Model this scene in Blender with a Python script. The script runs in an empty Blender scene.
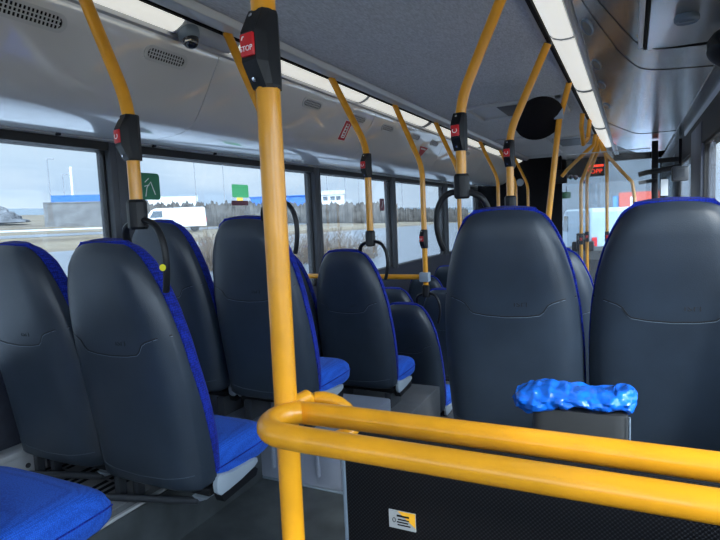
import bpy, bmesh, math, random
import numpy as np
from mathutils import Vector, Matrix
random.seed(7)
PI = math.pi
S = bpy.context.scene
COL = S.collection
S.view_settings.view_transform = 'Standard'
S.view_settings.look = 'None'
S.view_settings.gamma = 1.0
S.view_settings.use_curve_mapping = False
S.view_settings.exposure = 0.0

# ------------------------------------------------------------------ materials
MATS = {}
def mat(name, col, rough=.5, metal=0., noise=0., nscale=30., bump=0., bscale=80., spec=.5, emit=None, estr=0., stretch=None, coat=0.):
    if name in MATS: return MATS[name]
    m = bpy.data.materials.new(name); m.use_nodes = True
    nt = m.node_tree; b = nt.nodes['Principled BSDF']
    b.inputs['Base Color'].default_value = (*col, 1)
    b.inputs['Roughness'].default_value = rough
    b.inputs['Metallic'].default_value = metal
    b.inputs['Specular IOR Level'].default_value = spec
    b.inputs['Coat Weight'].default_value = coat
    tc = nt.nodes.new('ShaderNodeTexCoord')
    src = tc.outputs['Object']
    if stretch:
        mp = nt.nodes.new('ShaderNodeMapping'); mp.inputs['Scale'].default_value = stretch
        nt.links.new(src, mp.inputs['Vector']); src = mp.outputs['Vector']
    if noise:
        n = nt.nodes.new('ShaderNodeTexNoise'); n.inputs['Scale'].default_value = nscale; n.inputs['Detail'].default_value = 4
        nt.links.new(src, n.inputs['Vector'])
        r = nt.nodes.new('ShaderNodeValToRGB')
        r.color_ramp.elements[0].position = .3; r.color_ramp.elements[1].position = .7
        r.color_ramp.elements[0].color = (*[max(0, c*(1-noise)) for c in col], 1)
        r.color_ramp.elements[1].color = (*[min(1, c*(1+noise)) for c in col], 1)
        nt.links.new(n.outputs['Fac'], r.inputs['Fac']); nt.links.new(r.outputs['Color'], b.inputs['Base Color'])
    if bump:
        n2 = nt.nodes.new('ShaderNodeTexNoise'); n2.inputs['Scale'].default_value = bscale; n2.inputs['Detail'].default_value = 3
        nt.links.new(src, n2.inputs['Vector'])
        bp = nt.nodes.new('ShaderNodeBump'); bp.inputs['Strength'].default_value = bump; bp.inputs['Distance'].default_value = .002
        nt.links.new(n2.outputs['Fac'], bp.inputs['Height']); nt.links.new(bp.outputs['Normal'], b.inputs['Normal'])
    if emit:
        b.inputs['Emission Color'].default_value = (*emit, 1); b.inputs['Emission Strength'].default_value = estr
    MATS[name] = m
    return m

def fabric(name, c1, c2, scale):
    m = bpy.data.materials.new(name); m.use_nodes = True
    nt = m.node_tree; b = nt.nodes['Principled BSDF']; b.inputs['Roughness'].default_value = .9
    b.inputs['Specular IOR Level'].default_value = .2
    b.inputs['Sheen Weight'].default_value = .04
    tc = nt.nodes.new('ShaderNodeTexCoord')
    v = nt.nodes.new('ShaderNodeTexVoronoi'); v.inputs['Scale'].default_value = scale; v.inputs['Randomness'].default_value = .35
    nt.links.new(tc.outputs['Object'], v.inputs['Vector'])
    r = nt.nodes.new('ShaderNodeValToRGB')
    r.color_ramp.elements[0].position = .25; r.color_ramp.elements[1].position = .7
    r.color_ramp.elements[0].color = (*c1, 1); r.color_ramp.elements[1].color = (*c2, 1)
    nt.links.new(v.outputs['Distance'], r.inputs['Fac']); nt.links.new(r.outputs['Color'], b.inputs['Base Color'])
    bp = nt.nodes.new('ShaderNodeBump'); bp.inputs['Strength'].default_value = .5; bp.inputs['Distance'].default_value = .002
    nt.links.new(v.outputs['Distance'], bp.inputs['Height']); nt.links.new(bp.outputs['Normal'], b.inputs['Normal'])
    MATS[name] = m
    return m

def glass(name, tint=(.9, .95, .97), glare=.0):
    m = bpy.data.materials.new(name); m.use_nodes = True
    nt = m.node_tree; nt.nodes.clear()
    out = nt.nodes.new('ShaderNodeOutputMaterial')
    tr = nt.nodes.new('ShaderNodeBsdfTransparent'); tr.inputs['Color'].default_value = (*tint, 1)
    gl = nt.nodes.new('ShaderNodeBsdfGlossy'); gl.inputs['Roughness'].default_value = .02
    lw = nt.nodes.new('ShaderNodeLayerWeight'); lw.inputs['Blend'].default_value = .5
    p5 = nt.nodes.new('ShaderNodeMath'); p5.operation = 'POWER'; p5.inputs[1].default_value = 4.5; nt.links.new(lw.outputs['Facing'], p5.inputs[0])
    fr = nt.nodes.new('ShaderNodeMath'); fr.operation = 'MULTIPLY_ADD'; fr.inputs[1].default_value = .6; fr.inputs[2].default_value = .025; nt.links.new(p5.outputs[0], fr.inputs[0])
    mx = nt.nodes.new('ShaderNodeMixShader')
    nt.links.new(fr.outputs[0], mx.inputs['Fac'])
    nt.links.new(tr.outputs[0], mx.inputs[1]); nt.links.new(gl.outputs[0], mx.inputs[2])
    last = mx.outputs[0]
    if glare:  # streaky translucent mix standing in for pale reflections on the panes
        df = nt.nodes.new('ShaderNodeBsdfTranslucent'); df.inputs['Color'].default_value = (.85, .88, .92, 1)
        tc = nt.nodes.new('ShaderNodeTexCoord'); mp = nt.nodes.new('ShaderNodeMapping'); mp.inputs['Scale'].default_value = (1, 9, 1.2)
        nz = nt.nodes.new('ShaderNodeTexNoise'); nz.inputs['Scale'].default_value = 2.2; nz.inputs['Detail'].default_value = 5
        rp = nt.nodes.new('ShaderNodeMapRange'); rp.inputs['From Min'].default_value = .35; rp.inputs['From Max'].default_value = .75
        rp.inputs['To Min'].default_value = glare*.25; rp.inputs['To Max'].default_value = glare*1.6
        nt.links.new(tc.outputs['Object'], mp.inputs['Vector']); nt.links.new(mp.outputs[0], nz.inputs['Vector'])
        nt.links.new(nz.outputs['Fac'], rp.inputs['Value'])
        m2 = nt.nodes.new('ShaderNodeMixShader'); nt.links.new(rp.outputs[0], m2.inputs['Fac'])
        nt.links.new(last, m2.inputs[1]); nt.links.new(df.outputs[0], m2.inputs[2]); last = m2.outputs[0]
    nt.links.new(last, out.inputs['Surface'])
    MATS[name] = m
    return m

YEL = mat('yellow_paint', (.76, .325, .012), .32, noise=.10, nscale=14, bump=.12, bscale=40, coat=.3)
BLK = mat('black_plastic', (.008, .009, .012), .42, spec=.3)
BLKM = mat('black_matt', (.005, .005, .007), .8, spec=.15)
RUB = mat('window_rubber', (.008, .008, .010), .6)
SHELL = mat('slate_shell_plastic', (.023, .034, .052), .40, noise=.16, nscale=7, bump=.25, bscale=420)
GROOVE = mat('shell_groove', (.008, .010, .014), .6)
RIMG = mat('shell_rim_grey', (.14, .18, .23), .45)
FAB = fabric('royal_blue_fabric', (.020, .125, .66), (.010, .060, .38), 260)
FABB = fabric('deep_blue_fabric', (.012, .035, .42), (.004, .009, .15), 150)
TRIM = mat('seat_side_grey', (.30, .36, .43), .45)
DKMET = mat('dark_painted_metal', (.035, .040, .050), .45)
GREYP = mat('grey_panel_laminate', (.48, .50, .53), .48, noise=.05, nscale=5)
BAND = mat('white_header_gloss', (.62, .66, .72), .22, noise=.03, nscale=3)
CEIL = mat('ceiling_fleck_vinyl', (.46, .475, .50), .65, noise=.22, nscale=60, bump=.2, bscale=120, stretch=(3, .8, 1))
RAILA = mat('ceiling_rail_aluminium', (.50, .52, .55), .4, metal=.35)
DIFF = mat('light_diffuser', (.85, .87, .85), .4, emit=(1.0, .99, .90), estr=.60)
STEEL = mat('brushed_steel', (.74, .75, .77), .22, metal=.96, noise=.06, nscale=30, bump=.10, bscale=60, stretch=(40, .6, 40))
STEELD = mat('brushed_steel_dark', (.50, .50, .50), .28, metal=.9, noise=.06, nscale=30, stretch=(40, .6, 40))
DARKG = mat('dark_grey_trim', (.055, .060, .070), .5)
FLOOR = mat('dark_floor_vinyl', (.046, .056, .064), .6, noise=.35, nscale=9, bump=.15, bscale=200)
PODM = mat('podium_grey', (.20, .21, .23), .55, noise=.12, nscale=12)
WALLD = mat('dark_side_wall', (.020, .024, .040), .7, noise=.2, nscale=40)
PODD = mat('podium_dark_grey', (.085, .092, .105), .6, noise=.15, nscale=12)
PLG = mat('light_grey_moulding', (.20, .23, .30), .5, noise=.08, nscale=6)
SILV = mat('silver_trim', (.55, .57, .60), .4, metal=.2)
RED = mat('stop_red', (.60, .010, .016), .35)
WHT = mat('white_print', (.88, .88, .88), .5)
CHR = mat('chrome', (.75, .75, .77), .15, metal=1.)
GLS = glass('tinted_side_glass', (.59, .63, .655), .02)
GLC = glass('clear_side_glass', (.92, .95, .96), 0)
GLF = glass('clear_screen_glass', (.92, .95, .96), .06)
GRN = mat('green_sticker', (.025, .21, .10), .4)
def film(name, col, fac):
    m = mat(name, col, .5); nt = m.node_tree; out = nt.nodes['Material Output']
    tl = nt.nodes.new('ShaderNodeBsdfTranslucent'); tl.inputs['Color'].default_value = (*col, 1)
    mx = nt.nodes.new('ShaderNodeMixShader'); mx.inputs['Fac'].default_value = fac
    nt.links.new(nt.nodes['Principled BSDF'].outputs[0], mx.inputs[1]); nt.links.new(tl.outputs[0], mx.inputs[2]); nt.links.new(mx.outputs[0], out.inputs['Surface'])
    return m
MINT = film('mint_sticker', (.42, .92, .58), .75)
MAROON = film('maroon_sticker', (.30, .13, .17), .4)
BAGM = mat('blue_polythene', (.007, .13, .66), .26, noise=.35, nscale=18, bump=1., bscale=70, coat=.3, stretch=(.45, 1, 1.3))
BINM = mat('bin_grey', (.045, .047, .05), .35)

def mesh_mat_panel():
    m = bpy.data.materials.new('perforated_black_mesh'); m.use_nodes = True
    nt = m.node_tree; b = nt.nodes['Principled BSDF']; b.inputs['Roughness'].default_value = .45; b.inputs['Specular IOR Level'].default_value = .2
    tc = nt.nodes.new('ShaderNodeTexCoord'); mp = nt.nodes.new('ShaderNodeMapping'); mp.inputs['Scale'].default_value = (190, 190, 190)
    mp.inputs['Rotation'].default_value = (0, PI/4, 0)
    nt.links.new(tc.outputs['Object'], mp.inputs['Vector'])
    v = nt.nodes.new('ShaderNodeTexVoronoi'); v.inputs['Scale'].default_value = 1; v.inputs['Randomness'].default_value = 0
    nt.links.new(mp.outputs[0], v.inputs['Vector'])
    r = nt.nodes.new('ShaderNodeValToRGB'); r.color_ramp.elements[0].position = .42; r.color_ramp.elements[1].position = .6
    r.color_ramp.elements[0].color = (.001, .001, .002, 1); r.color_ramp.elements[1].color = (.020, .021, .025, 1)
    nt.links.new(v.outputs['Distance'], r.inputs['Fac']); nt.links.new(r.outputs['Color'], b.inputs['Base Color'])
    return m
PERF = mesh_mat_panel()

# ------------------------------------------------------------------ mesh helpers
class MB:
    def __init__(s): s.bm = bmesh.new()
    def box(s, x0, x1, y0, y1, z0, z1, bev=0, mtx=None, seg=2):
        r = bmesh.ops.create_cube(s.bm, size=1)
        vs = r['verts']
        for v in vs:
            v.co = Vector(((x0+x1)/2+v.co.x*(x1-x0), (y0+y1)/2+v.co.y*(y1-y0), (z0+z1)/2+v.co.z*(z1-z0)))
        if bev:
            es = list({e for v in vs for e in v.link_edges})
            rb = bmesh.ops.bevel(s.bm, geom=es, offset=bev, segments=seg, affect='EDGES', profile=.5)
            vs = list({v for f in rb['faces'] for v in f.verts} | {v for v in vs if v.is_valid})
        if mtx is not None:
            for v in vs: v.co = mtx @ v.co
        return s
    def loft(s, loops, caps=True, closed=True):
        R = [[s.bm.verts.new(p) for p in L] for L in loops]
        n = len(R[0])
        for a, b in zip(R, R[1:]):
            for i in range(n if closed else n-1):
                j = (i+1) % n
                try: s.bm.faces.new((a[i], a[j], b[j], b[i]))
                except ValueError: pass
        if caps and closed:
            s.bm.faces.new(R[0][::-1]); s.bm.faces.new(R[-1])
        return s
    def tube(s, pts, r, seg=16, closed=False, flat=1.0):
        pts = [Vector(p) for p in pts]; n = len(pts)
        loops = []; prev = None
        for i, p in enumerate(pts):
            if closed: t = pts[(i+1) % n]-pts[i-1]
            else: t = pts[min(i+1, n-1)]-pts[max(i-1, 0)]
            t.normalize()
            if prev is None:
                u = t.orthogonal().normalized()
            else:
                u = (prev-t*prev.dot(t)).normalized()
            prev = u; w = t.cross(u)
            rr = r[i] if isinstance(r, (list, tuple)) else r
            loops.append([p+u*math.cos(2*PI*k/seg)*rr+w*math.sin(2*PI*k/seg)*rr*flat for k in range(seg)])
        if closed: loops.append(loops[0]); s.loft(loops, caps=False)
        else: s.loft(loops)
        return s
    def lathe(s, prof, seg=24, mtx=None):
        loops = [[Vector((max(r, 1e-4)*math.cos(2*PI*k/seg), max(r, 1e-4)*math.sin(2*PI*k/seg), z)) for k in range(seg)] for r, z in prof]
        if mtx is not None: loops = [[mtx @ p for p in L] for L in loops]
        return s.loft(loops)
    def prism(s, poly, axis, a, b):
        # poly: 2D outline, extruded along an axis from a to b
        def P(q, t):
            if axis == 'y': return Vector((q[0], t, q[1]))
            if axis == 'x': return Vector((t, q[0], q[1]))
            return Vector((q[0], q[1], t))
        return s.loft([[P(q, a) for q in poly], [P(q, b) for q in poly]])
    def sheet(s, prof, y0, y1, th, ny=1):
        # open (x,z) profile extruded along y, given thickness on the outer side
        n = len(prof); nrm = []
        for i in range(n):
            a = prof[max(i-1, 0)]; b = prof[min(i+1, n-1)]
            d = Vector((b[0]-a[0], b[1]-a[1])).normalized(); nrm.append((-d[1], d[0]))
        poly = list(prof)+[(p[0]+q[0]*th, p[1]+q[1]*th) for p, q in zip(prof[::-1], nrm[::-1])]
        return s.prism(poly, 'y', y0, y1)
    def build(s, name, m, parent=None, smooth=True, angle=35, mats=None):
        bm = s.bm
        bmesh.ops.remove_doubles(bm, verts=bm.verts, dist=1e-6)
        bmesh.ops.recalc_face_normals(bm, faces=bm.faces)
        me = bpy.data.meshes.new(name); bm.to_mesh(me); bm.free()
        me.materials.append(m)
        for p in me.polygons: p.use_smooth = smooth
        if smooth:
            me.set_sharp_from_angle(angle=math.radians(angle))
        o = bpy.data.objects.new(name, me); COL.objects.link(o)
        if parent: o.parent = parent
        return o

def text_mesh(body, size, depth, name, m, parent=None, mtx=None):
    cu = bpy.data.curves.new(name, 'FONT'); cu.body = body; cu.size = size; cu.extrude = depth
    cu.align_x = 'CENTER'; cu.align_y = 'CENTER'
    t = bpy.data.objects.new(name, cu); COL.objects.link(t)
    bpy.context.view_layer.update()
    me = bpy.data.meshes.new_from_object(t.evaluated_get(bpy.context.evaluated_depsgraph_get()))
    bpy.data.objects.remove(t); bpy.data.curves.remove(cu)
    if mtx is not None: me.transform(mtx)
    me.materials.clear(); me.materials.append(m)
    o = bpy.data.objects.new(name, me); COL.objects.link(o)
    if parent: o.parent = parent
    return o

def tag(o, label=None, cat=None, group=None, kind=None):
    if label: o['label'] = label
    if cat: o['category'] = cat
    if group: o['group'] = group
    if kind: o['kind'] = kind
    return o
def thing(name, label, cat, loc=(0, 0, 0), rz=0, group=None):
    o = bpy.data.objects.new(name, None); COL.objects.link(o); o.empty_display_size = .05
    o.location = loc; o.rotation_euler = (0, 0, rz)
    return tag(o, label, cat, group)
def struct(name, mb, m, label=None, parent=None, **k):
    o = mb.build(name, m, parent, **k)
    if parent is None: o['kind'] = 'structure'; o['label'] = label or name.replace('_', ' '); o['category'] = name.split('_')[0]
    return o
def copy_tree(o, parent=None):
    c = o.copy(); COL.objects.link(c); c.parent = parent
    for ch in list(o.children): copy_tree(ch, c)
    return c
def interp(x, xs, ys): return float(np.interp(x, xs, ys))
def rotm(axis_to, loc=(0, 0, 0), roll=0):
    q = Vector(axis_to).normalized().to_track_quat('Z', 'Y')
    return Matrix.Translation(loc) @ q.to_matrix().to_4x4() @ Matrix.Rotation(roll, 4, 'Z')

# ------------------------------------------------------------------ dimensions (camera at the origin, metres)
XL, XR = -2.03, .385          # side wall inner faces
XC = (-1.344-.306)/2          # centre line
CZ = .725                     # ceiling
FZ = -1.08                    # raised rear aisle floor
LZ = -1.66                    # low floor
YB, YF = -1.6, 9.2            # back and front of the saloon

# ------------------------------------------------------------------ setting: floors
b = MB(); b.box(XL, XR, YB, 2.35, FZ-.06, FZ)
struct('floor', b, FLOOR, 'dark grey vinyl floor of the raised rear aisle')
b = MB(); b.box(XL-.05, XR+.05, 2.35, YF, LZ-.06, LZ)
struct('floor_front', b, FLOOR, 'dark grey vinyl floor of the low front saloon')
b = MB(); b.box(XL, XR, 2.35, 2.38, LZ, FZ)
b.box(-1.03, -.62, 2.38, 2.68, LZ, -1.36)
struct('trim_1', b, DARKG, 'step riser between rear aisle and low floor')
b = MB(); b.box(XL+.001, -1.41, YB, 1.82, FZ, -.88, .006)
struct('trim_2', b, PODM, 'grey podium carrying the rearmost left seats')
b = MB(); b.box(-1.409, -1.400, YB, 1.82, FZ+.001, -.884, .002)
struct('trim_24', b, FLOOR, 'dark vinyl skirting on the side of the rear left podium')
b = MB(); b.box(XL+.001, -1.03, 2.365, 3.1, LZ, -1.02, .01)
struct('trim_25', b, PODD, 'dark grey box below the third left seat row')
b = MB(); b.box(XL+.001, -1.03, 1.84, 2.36, FZ, -.86, .01)
b.box(-1.16, -1.03, 1.838, 1.86, FZ, -.862, .02)
for k in range(3): b.box(-1.36+.11*k, -1.345+.11*k, 1.825, 1.845, FZ+.05, -.90, .004)
struct('trim_3', b, PLG, 'light grey ribbed moulding below the second left seat row')
b = MB(); b.box(XL+.001, -1.03, 3.11, 3.95, LZ, -1.34, .01)
struct('trim_4', b, PODD, 'grey box below the lowered left seat row')
b = MB(); b.box(-.55, XR-.001, 1.45, 2.36, FZ, -.86, .01); b.box(-.55, XR-.001, 2.36, 3.0, LZ, -1.02, .01)
struct('trim_5', b, PODM, 'grey podium carrying the right hand seats')
# nosing line on the rear floor edge and podium edge strip
b = MB(); b.box(-1.425, -1.409, YB, 1.82, -.885, -.876, .003)
struct('trim_6', b, SILV, 'pale edge strip along the rear left podium')
b = MB(); b.box(-1.41, -1.02, 1.825, 1.838, FZ, FZ+.007, .002)
struct('trim_7', b, RIMG, 'thin pale strip where the aisle floor meets the moulding')

# ------------------------------------------------------------------ setting: walls with window openings
ZS, ZT = -.47, .345           # window sill and head
pill = [(-1.6, -1.5), (-.05, .08), (1.695, 1.81), (3.405, 3.50), (4.825, 4.915), (6.46, 6.57), (8.05, 9.2)]
b = MB(); b.box(XL-.08, XL, YB, YF, LZ-.3, ZS)
struct('wall_left', b, WALLD, 'dark lower side wall under the left windows')
b = MB(); b.box(XL-.09, XL+.014, YB, YF, ZT-.008, .376)
struct('trim_8', b, RUB, 'black head rail above the left windows')
for i, (a, c) in enumerate(pill):
    b = MB(); b.box(XL-.07, XL+.022, a, c, ZS-.02, ZT+.04, .014)
    b.box(XL-.06, XL+.027, a+.03, c-.03, ZS-.02, ZT+.035, .006)
    struct('window_post', b, DARKG, 'dark grey window post on the left side')
def window(n, a, c, x, sgn, z0, z1, lab, gm=None):
    # black rounded rubber frame around one pane
    w = bpy.data.objects.new('window_%d' % n, None); COL.objects.link(w); w['kind'] = 'structure'; w['label'] = lab; w['category'] = 'window'
    f = MB(); r = .05; t = .010
    def rr(y0, y1, q0, q1, r):
        P = []
        for cx, cz, a0 in ((y1-r, q1-r, 0), (y0+r, q1-r, 90), (y0+r, q0+r, 180), (y1-r, q0+r, 270)):
            for k in range(7):
                th = math.radians(a0+15*k); P.append((cx+r*math.cos(th), cz+r*math.sin(th)))
        return P
    O = rr(a-.03, c+.03, z0-.03, z1+.03, r+.03); I = rr(a+t, c-t, z0+t*.3, z1-t*.15, r)
    L = [[Vector((x+dx, p[0], p[1])) for p in Q] for Q, dx in ((O, -.012), (O, .012), (I, .012), (I, -.012))]
    f.loft(L+[L[0]], caps=False)
    f.build('window_frame', RUB, w, smooth=False)
    g = MB(); g.box(x-.004, x+.001, a-.01, c+.01, z0-.01, z1+.01)
    g.build('window_pane', gm or GLS, w, smooth=False)
    return w
for i in range(len(pill)-1):
    window(i+1, pill[i][1], pill[i+1][0], XL-.02, 1, ZS, ZT, 'side window bay %d from the back on the left' % (i+1))

# right wall (mostly hidden): lower wall, head, pillars, windows
b = MB(); b.box(XR, XR+.08, YB, YF, LZ-.3, ZS)
struct('wall_right', b, WALLD, 'dark lower side wall on the right')
b = MB(); b.box(XR-.005, XR+.09, YB, YF, ZT+.02, .60)
struct('trim_9', b, RUB, 'black head rail above the right windows')
pr_ = [(-1.6, -1.45), (.05, .2), (1.5, 1.62), (3.99, 4.62), (6.3, 6.6), (9.0, 9.2)]
RP = mat('right_pillar_grey', (.11, .12, .15), .45)
for i, (a, c) in enumerate(pr_):
    b = MB(); b.box(XR-.012, XR+.07, a, c, ZS-.02, .50, .010)
    struct('window_post', b, RP, 'grey post on the right side wall')
for i in range(len(pr_)-1):
    window(i+11, pr_[i][1], pr_[i+1][0], XR+.02, -1, ZS, ZT+.01, 'side window bay on the right', GLC)
# back wall with a wide window, front with windscreen
b = MB(); b.box(XL-.08, XR+.08, YB-.08, YB, LZ, -.35); b.box(XL-.08, XR+.08, YB-.08, YB, .5, .9)
b.box(XL-.08, XL+.15, YB-.08, YB, -.35, .5); b.box(XR-.15, XR+.08, YB-.08, YB, -.35, .5)
struct('wall_back', b, DARKG, 'rear wall behind the camera')
b = MB(); b.box(XL, XR, YB-.05, YB-.045, -.36, .51)
struct('window_20', b, GLC, 'rear window pane', smooth=False)
b = MB(); b.box(XL-.08, XR+.08, YF, YF+.1, LZ-.3, -.95); b.box(XL-.08, XR+.08, YF, YF+.1, .69, .95)
b.box(XL-.08, XL+.06, YF, YF+.1, -.95, .70); b.box(XR-.02, XR+.08, YF, YF+.1, -.95, .70)
struct('wall_front', b, BLKM, 'black front end around the windscreen')
b = MB(); b.box(XL, XR, YF+.04, YF+.046, -.96, .70)
struct('window_21', b, glass('windscreen_glass', (.72, .76, .78)), 'front windscreen pane', smooth=False)

# ------------------------------------------------------------------ setting: ceiling, cove panels, rails
b = MB(); b.box(-1.40, -.25, YB, YF, CZ, CZ+.05)
struct('ceiling', b, CEIL, 'grey flecked flat ceiling')
b = MB(); b.box(XL-.1, XR+.1, YB-.1, YF+.1, CZ+.06, CZ+.11)
struct('roof', b, DARKG, 'outer roof skin above the ceiling')
b = MB(); b.box(XL-.1, XL-.06, YB-.1, YF+.1, .44, CZ+.07); b.box(XR+.08, XR+.12, YB-.1, YF+.1, .5, CZ+.07)
struct('trim_26', b, DARKG, 'outer roof edge skin')
cove = [(-2.004, .381), (-1.985, .376), (-1.93, .372), (-1.86, .370), (-1.78, .371), (-1.72, .374), (-1.675, .379), (-1.640, .388), (-1.612, .402), (-1.590, .420), (-1.572, .442), (-1.548, .478), (-1.52, .522), (-1.482, .586), (-1.452, .636), (-1.444, .655), (-1.446, .672)]
COVEM = mat('cove_gloss_laminate', (.72, .735, .765), .42, noise=.03, nscale=4, coat=1.0)
MATS['cove_gloss_laminate'].node_tree.nodes['Principled BSDF'].inputs['Coat Roughness'].default_value = .035
MATS['cove_gloss_laminate'].node_tree.nodes['Principled BSDF'].inputs['Coat IOR'].default_value = 2.7
segs = [(YB, .297), (.30, 1.767), (1.771, 3.245), (3.249, 4.72), (4.724, 6.19), (6.194, 7.66), (7.664, YF)]
for i, (a, c) in enumerate(segs):
    b = MB(); b.sheet(cove, a, c, .012)
    struct('sloping_panel', b, COVEM, 'sloping grey panel section above the left windows')
b = MB(); b.sheet([(-2.020, .372), (-2.008, .370), (-1.994, .374)], YB, YF, .006)
struct('trim_10', b, GREYP, 'grey lip at the foot of the glossy sloping panels')
# ledge strip between cove and light, rails either side
b = MB(); b.sheet([(-1.462, .652), (-1.447, .651), (-1.436, .658), (-1.436, .680)], YB, YF, .02)
struct('trim_12', b, RAILA, 'pale ledge below the left light strip', smooth=False)
for sgn, x0, nm in ((1, -1.344, 'left'), (-1, -.306, 'right')):
    if sgn == 1:
        b = MB(); b.prism([(x0, .708), (x0+.006, .696), (x0+.030, .690), (x0+.058, .700), (x0+.068, .716), (x0+.07, .74), (x0, .74)], 'y', YB, YF-.3)
        struct('ceiling_rail', b, RAILA, 'rounded pale rail running along the left ceiling edge')
        b = MB(); b.box(x0-.012, x0+.002, YB, YF-.3, .692, .74)
        struct('trim_13', b, BLKM, 'dark slot beside the left ceiling rail')
    else:
        b = MB(); b.box(x0-.014, x0+.001, YB, YF-.3, .694, .74)
        struct('trim_14', b, BLKM, 'dark slot beside the right light strip')
        b = MB(); b.box(x0-.028, x0-.014, YB, YF-.3, .700, .74)
        struct('trim_15', b, RAILA, 'thin pale rail along the right ceiling edge')

# light strips
def light(name, prof, y0, y1, lab, grp):
    t = thing(name, lab, 'light', ((prof[0][0]+prof[-1][0])/2, (y0+y1)/2, prof[0][1]), 0, grp)
    ox, oy, oz = t.location
    q = [(p[0]-ox, p[1]-oz) for p in prof]
    d = MB(); d.sheet(q, y0-oy, y1-oy, .02); d.build('diffuser', DIFF, t)
    for ya in (y0-oy-.012, y1-oy+.001):
        e = MB(); e.sheet([(a*1.03, c-.002) for a, c in q], ya, ya+.011, .02); e.build('end_cap', GREYP, t)
    return t
LP = [(-1.434, .672), (-1.420, .667), (-1.400, .671), (-1.375, .683), (-1.358, .698)]
lt = [(YB+.1, .05, 'long light strip overhead behind the dome camera, rear part'), (.08, 1.50, 'light strip above the left cove just behind the dome camera'),
      (1.80, 2.95, 'left light strip section just ahead of the dome camera'), (2.98, 4.02, 'left light strip section ending at the third pole'),
      (4.09, 5.70, 'left light strip section beyond the third pole'), (5.80, 6.70, 'left light strip section near the roof hatch pole tops'), (6.80, 8.3, 'farthest left light strip section by the cab partition')]
for a, c, l in lt: light('ceiling_light', LP, a, c, l, 'left ceiling light strips')
b = MB(); b.sheet([(p[0], p[1]-.002) for p in LP], 1.515, 1.785, .02)
struct('trim_16', b, GREYP, 'grey blank panel carrying the dome camera')
RPf = [(-.300, .700), (-.285, .682), (-.255, .672), (-.225, .672), (-.208, .676)]
rt = [(YB+.1, 1.2, 'right light strip section overhead nearest the viewer'), (1.22, 2.4, 'right light strip section beside the near steel cover'),
      (2.42, 3.50, 'right light strip section reaching to the dark joint'), (3.56, 5.2, 'right light strip section beyond the dark joint'), (5.3, 6.9, 'farthest right light strip section')]
for a, c, l in rt: light('ceiling_light', RPf, a, c, l, 'right ceiling light strips')
b = MB(); b.sheet([(-.208, .684), (-.200, .668), (-.188, .668), (-.182, .680), (-.172, .676), (-.160, .668)], YB, 8.0, .012)
struct('trim_17', b, RAILA, 'pale double edging beside the right light strip', smooth=False)

# right overhead steel duct: sections with rounded corner
DP = [(-.178, .674), (-.150, .657), (-.125, .643), (-.10, .629), (-.075, .6155), (-.05, .6025), (-.03, .592), (-.01, .582), (.01, .5735), (.03, .567), (.05, .5628), (.075, .5605), (.10, .56), (.14, .56), (.20, .56), (.25, .56), (.298, .56)]
def seam_a(x): return interp(x, [-.178, -.13, -.05, .02, .08, .14, .3], [1.60, 1.78, 2.05, 2.27, 2.33, 2.35, 2.38])
def seam_b(x): return interp(x, [-.178, -.13, -.05, .02, .08, .14, .3], [1.75, 2.04, 2.44, 2.63, 2.67, 2.70, 2.75])
def duct_section(prof, ya, yb, th=.012):
    b = MB(); L0 = []; n = len(prof)
    rows = []
    for i, (x, z) in enumerate(prof):
        a = prof[max(i-1, 0)]; c = prof[min(i+1, n-1)]; d = Vector((c[0]-a[0], c[1]-a[1])).normalized(); nx, nz = -d[1]*th, d[0]*th
        if nz < 0: nx, nz = -nx, -nz
        y0, y1 = ya(x), yb(x); m1 = y0*.67+y1*.33; m2 = y0*.33+y1*.67
        rows.append([Vector((x, y, z)) for y in (y0, m1, m2, y1)]+[Vector((x+nx, y, z+nz)) for y in (y1, m2, m1, y0)])
    b.loft(rows); return b
for ya, yb, lab in ((lambda x: seam_b(x)+.004, lambda x: 4.90, 'long curved brushed steel cover ahead of the seam'), (lambda x: seam_a(x)+.004, lambda x: seam_b(x)-.003, 'narrow steel band section between two seams'), (lambda x: 4.94, lambda x: 6.6, 'far steel cover section by the folded door')):
    o = duct_section(DP, ya, yb).build('steel_cover', STEEL); tag(o, lab, 'overhead cover', 'overhead steel covers')
o = duct_section(DP[:10], lambda x: YB, lambda x: seam_a(x)-.004).build('steel_cover', STEEL); tag(o, 'nearest steel cover side with the narrow lid gap', 'overhead cover', 'overhead steel covers')
t = thing('steel_hatch', 'dark steel overhead lid with a round knob at upper right', 'hatch', (.14, 1.75, .56))
b = MB(); b.box(-.094, .25, -1.2, .585, 0, .012, .003); b.build('lid', STEELD, t)
b = MB(); b.lathe([(.030, .002), (.034, -.006), (.034, -.016), (.029, -.022), (.026, -.017), (.0, -.015)], 28, Matrix.Translation((.005, .225, 0)))
b.box(-.016, .026, .220, .230, -.021, -.012, .002); b.build('knob', RIMG, t)
b = MB(); b.box(-.105, -.095, -1.2, .57, .001, .012, .002); b.build('gap_strip', BLKM, t)
b = MB(); b.box(-.122, -.107, -1.2, .53, -.002, .018, .004); b.build('edge_profile', SILV, t)
for fn in (seam_a, seam_b):
    o = duct_section([(x, z-.0015) for x, z in DP], lambda x: fn(x)-.0035, lambda x: fn(x)+.0035, .004).build('trim_18', BLKM); o['kind'] = 'structure'; o['label'] = 'dark curving seam across the overhead steel cover'
o = duct_section([(x, z-.0015) for x, z in DP], lambda x: 4.905, lambda x: 4.935, .004).build('trim_18', BLKM); o['kind'] = 'structure'; o['label'] = 'dark seam across the far end of the overhead steel cover'
b = MB(); b.sheet([(.298, .566), (.302, .556), (.312, .556), (.316, .566)], 2.30, 5.15, .006)
struct('trim_19', b, CHR, 'bright bead along the steel cover edge', smooth=False)
b = MB(); b.box(.316, .40, YB, 8, .566, .58)
struct('trim_20', b, STEEL, 'plain steel strip beside the right windows')
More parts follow.
